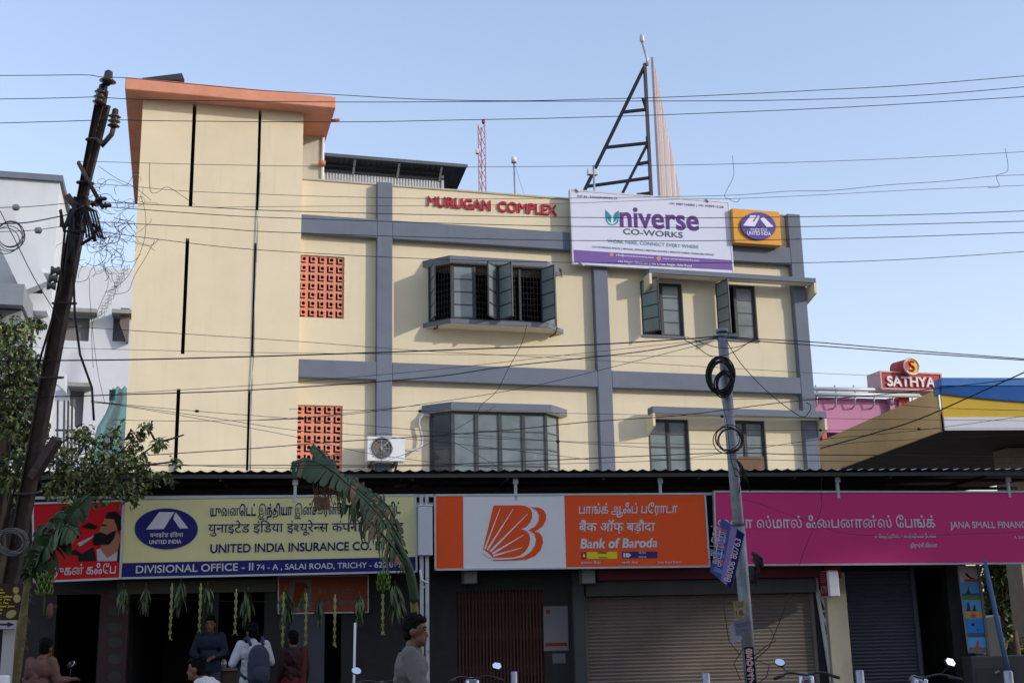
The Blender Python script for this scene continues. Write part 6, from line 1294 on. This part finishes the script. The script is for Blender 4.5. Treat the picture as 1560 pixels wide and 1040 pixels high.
    for s in (-1, 1): m.ellipsoid(Mh(.081, s*.033, .012), (.008, .014, .007), 8)
    m.build('eyes', mat('eye_dark', (.02, .018, .016), .2), body)
    m = MB()
    for s in (-1, 1): m.tube([Mh(.086, s*.018, .032), Mh(.086, s*.036, .037), Mh(.074, s*.055, .03)], .005, 5)
    m.build('eyebrows', hairc, body)
    m = MB(); m.tube([Mh(.084, -.022, -.07), Mh(.0905, 0, -.069), Mh(.084, .022, -.07)], .0038, 5); m.build('lips', mat('lip_brown', (.12, .045, .035), .5), body)
    scap = [((0, -.07, pz-.02), .138, (0, .07, pz-.02), .138), (tl((0, -.055, 1.08+O)), .135, tl((0, .055, 1.08+O)), .135), (tl((0, -.085, 1.3+O)), .135, tl((0, .085, 1.3+O)), .135), (tl((0, 0, 1.36+O)), .10, tl((0, 0, 1.42+O)), .075)]
    for s in (-1, 1):
        e, w_ = A_[s]; scap += [(sh_[s], .075, e, .06)]
        if sleeve == 2: scap += [(e, .06, e+(w_-e)*.85, .043)]
        rg = random.Random(int(abs(loc[0])*10)+s)
        for i in range(5): t = rg.random(); c = sh_[s]+(e-sh_[s])*t; scap += [(c+Vector((.02, 0, .02)), .06, c+Vector((-.02, 0, -.02)), .056)]
    for i in range(7): a = random.Random(i).uniform(-1, 1); z = .98+i*.055+O; scap += [(tl((-.12, a*.1, z)), .03, tl((-.10, a*.1+.08, z+.09)), .028)]
    blob('shirt', scap, .012, mat('shirt_%02d%02d%02d' % tuple(int(v*99) for v in shirt), shirt, .9, var=.1, scale=14, bump=.25, bscale=25), body, I4, 2)
    if collar: blob('collar', [(neck+Vector((-.03, -.045, -.02)), .028, neck+Vector((.05, 0, -.05)), .022), (neck+Vector((-.03, .045, -.02)), .028, neck+Vector((.05, 0, -.05)), .022), (neck+Vector((-.05, -.03, -.01)), .028, neck+Vector((-.05, .03, -.01)), .028)], .01, mat('collar', collar, .8), body, I4, 2)
    tcap = [((0, -.07, pz-.03), .128, (0, .07, pz-.03), .128)]
    for s in (-1, 1): kn, an = Vector(Lg[s][0]), Vector(Lg[s][1]); tcap += [((0, s*.09, pz-.05), .105, kn, .075), (kn, .075, an, .062)]
    if sari:
        tcap = [((0, -.08, pz), .14, (0, .08, pz), .14), ((0, -.06, .5), .17, (0, .06, .5), .17), ((0, -.08, .18), .19, (0, .08, .18), .19), (tl((.04, -.16, 1.4)), .05, (.1, .12, .98), .06), (tl((-.05, -.16, 1.42)), .05, (-.12, -.1, .8), .07)]
    blob('trousers' if not sari else 'sari', tcap, .013, mat('cloth_%02d%02d%02d' % tuple(int(v*99) for v in (sari or trouser)), sari or trouser, .9, var=.12, scale=8), body, I4, 2)
    sc_ = [(Vector(Lg[s][1])+Vector((-.02, 0, -.03)), .048, Vector(Lg[s][1])+Vector((.15, s*.02, -.045)), .042) for s in (-1, 1)]
    blob('shoes', sc_, .012, M_seat, body, I4, 2)
    body.location = loc; body.rotation_euler = (0, 0, heading); body.scale = (sc,)*3; return body
def gp(x, d, z): p = PD(x, 1040, d); return (p.x, p.y, z)
man = person('young man in a grey long sleeved shirt walking right along the road', gp(627, 10.4, 0), -YAW, 1.045, (.15, .14, .135), (.06, .06, .07), arms={-1: ((.10, -.24, 1.16), (.30, -.22, .99)), 1: ((-.1, .24, 1.14), (.02, .25, .9))}, collar=(.03, .025, .025), head_turn=-.12)
cust = person('customer in a white shirt with a backpack bending over the tea counter', gp(386, 17.4, .13), HN+.35, 1.02, (.50, .51, .56), (.05, .05, .06), arms={1: ((.02, .30, 1.15), (.26, .24, 1.16)), -1: ((.08, -.27, 1.16), (.28, -.1, 1.12))}, lean=.14, head_turn=.3)
bpk = thing('backpack', 'dark blue backpack worn by the customer in the white shirt', 'backpack', (0, 0, 0))
m = MB(); bm_ = mat('navy_canvas', (.035, .04, .075), .8, var=.15, bump=.3)
bx_ = [((-.235, 0, 1.10), (.105, .165, .27)), ((-.22, 0, 1.26), (.09, .14, .15)), ((-.245, 0, .97), (.11, .165, .15)), ((-.26, -.08, .98), .07, (-.23, -.08, 1.26), .07), ((-.26, .08, .98), .07, (-.23, .08, 1.26), .07)]
blob('bag', bx_, .012, bm_, bpk, Matrix.Identity(4), 3); blob('pocket', [((-.33, 0, 1.0), (.05, .125, .12))], .01, bm_, bpk, Matrix.Identity(4), 3)
for s in (-1, 1): m = MB(); m.tube(smooth([Vector(p) for p in ((-.12, s*.09, 1.40), (.0, s*.11, 1.50), (.12, s*.13, 1.42), (.17, s*.14, 1.25), (.1, s*.18, 1.05), (-.12, s*.15, .95))]), .024, 6); m.build('strap', bm_, bpk)
bpk.location = cust.location; bpk.rotation_euler = cust.rotation_euler; bpk.scale = cust.scale
person('shopkeeper in a navy shirt standing behind the tea counter facing the street', gp(318, 19.6, .3), HN+math.pi-.1, 1.0, (.012, .018, .042), arms={1: ((.05, .26, 1.14), (.26, .12, 1.08)), -1: ((.05, -.26, 1.14), (.26, -.12, 1.08))})
person('woman in a dark red sari standing by the grey inner door', gp(446, 18.2, .13), HN+.4, .94, (.03, .01, .01), sari=(.10, .012, .010))
r1 = person('rider in a pink brown shirt seated on a motorcycle at the far left', (scoot.location.x, scoot.location.y, .13), HN-.5, 1.0, (.17, .085, .07), arms={1: ((.10, .24, 1.02), (.28, .30, 1.03)), -1: ((.10, -.24, 1.02), (.28, -.30, 1.03))}, lean=.1, sit=True)
b2 = motorcycle('motorcycle under the rider in the white shirt', 380, 1060, HN+1.35, 'black', 'oval', False)
pz_ = PD(312, 1040, 13.6); b2.location = (pz_.x, pz_.y, 0.0)
r2_ = person('rider in a white shirt bent low over a motorcycle below the shopkeeper', (pz_.x-.25*math.cos(HN+1.35), pz_.y-.25*math.sin(HN+1.35), -.02), HN+1.35, .98, (.62, .60, .60), arms={1: ((.28, .26, 1.0), (.5, .3, 1.03)), -1: ((.28, -.26, 1.0), (.5, -.3, 1.03))}, lean=.55, sit=True)
ctr = thing('tea_counter', 'low dark tea counter with steel tins between the customer and shopkeeper', 'counter', S.P(345, 1040, -.6))
m = MB(); a = rS(325, 372, 1021, 1200, -.6); m.box(a[0], a[1], .6, 1.1, .13, a[3], 0, S); m.build('cabinet', mat('counter_brown', (.06, .04, .03), .6), ctr)
m = MB(); m.box(a[0]-.04, a[1]+.04, .56, 1.14, a[3]+.001, a[3]+.04, 0, S); m.build('top', mat('counter_top', (.20, .15, .11), .5), ctr)
for i, (s_, nm_) in enumerate(((.12, 'left'), (.26, 'middle'), (.4, 'right'))):
    m = MB(); p = S.W(a[0]+s_, -.75, a[3]+.04); m.lathe(p, (0, 0, 1), [(0, .05), (.12, .05), (.125, .03), (.15, .03)], 12); tag(m.build('tin', M_metal, None), nm_+' one of three steel tins on the tea counter', 'tin', 'tins on the tea counter')
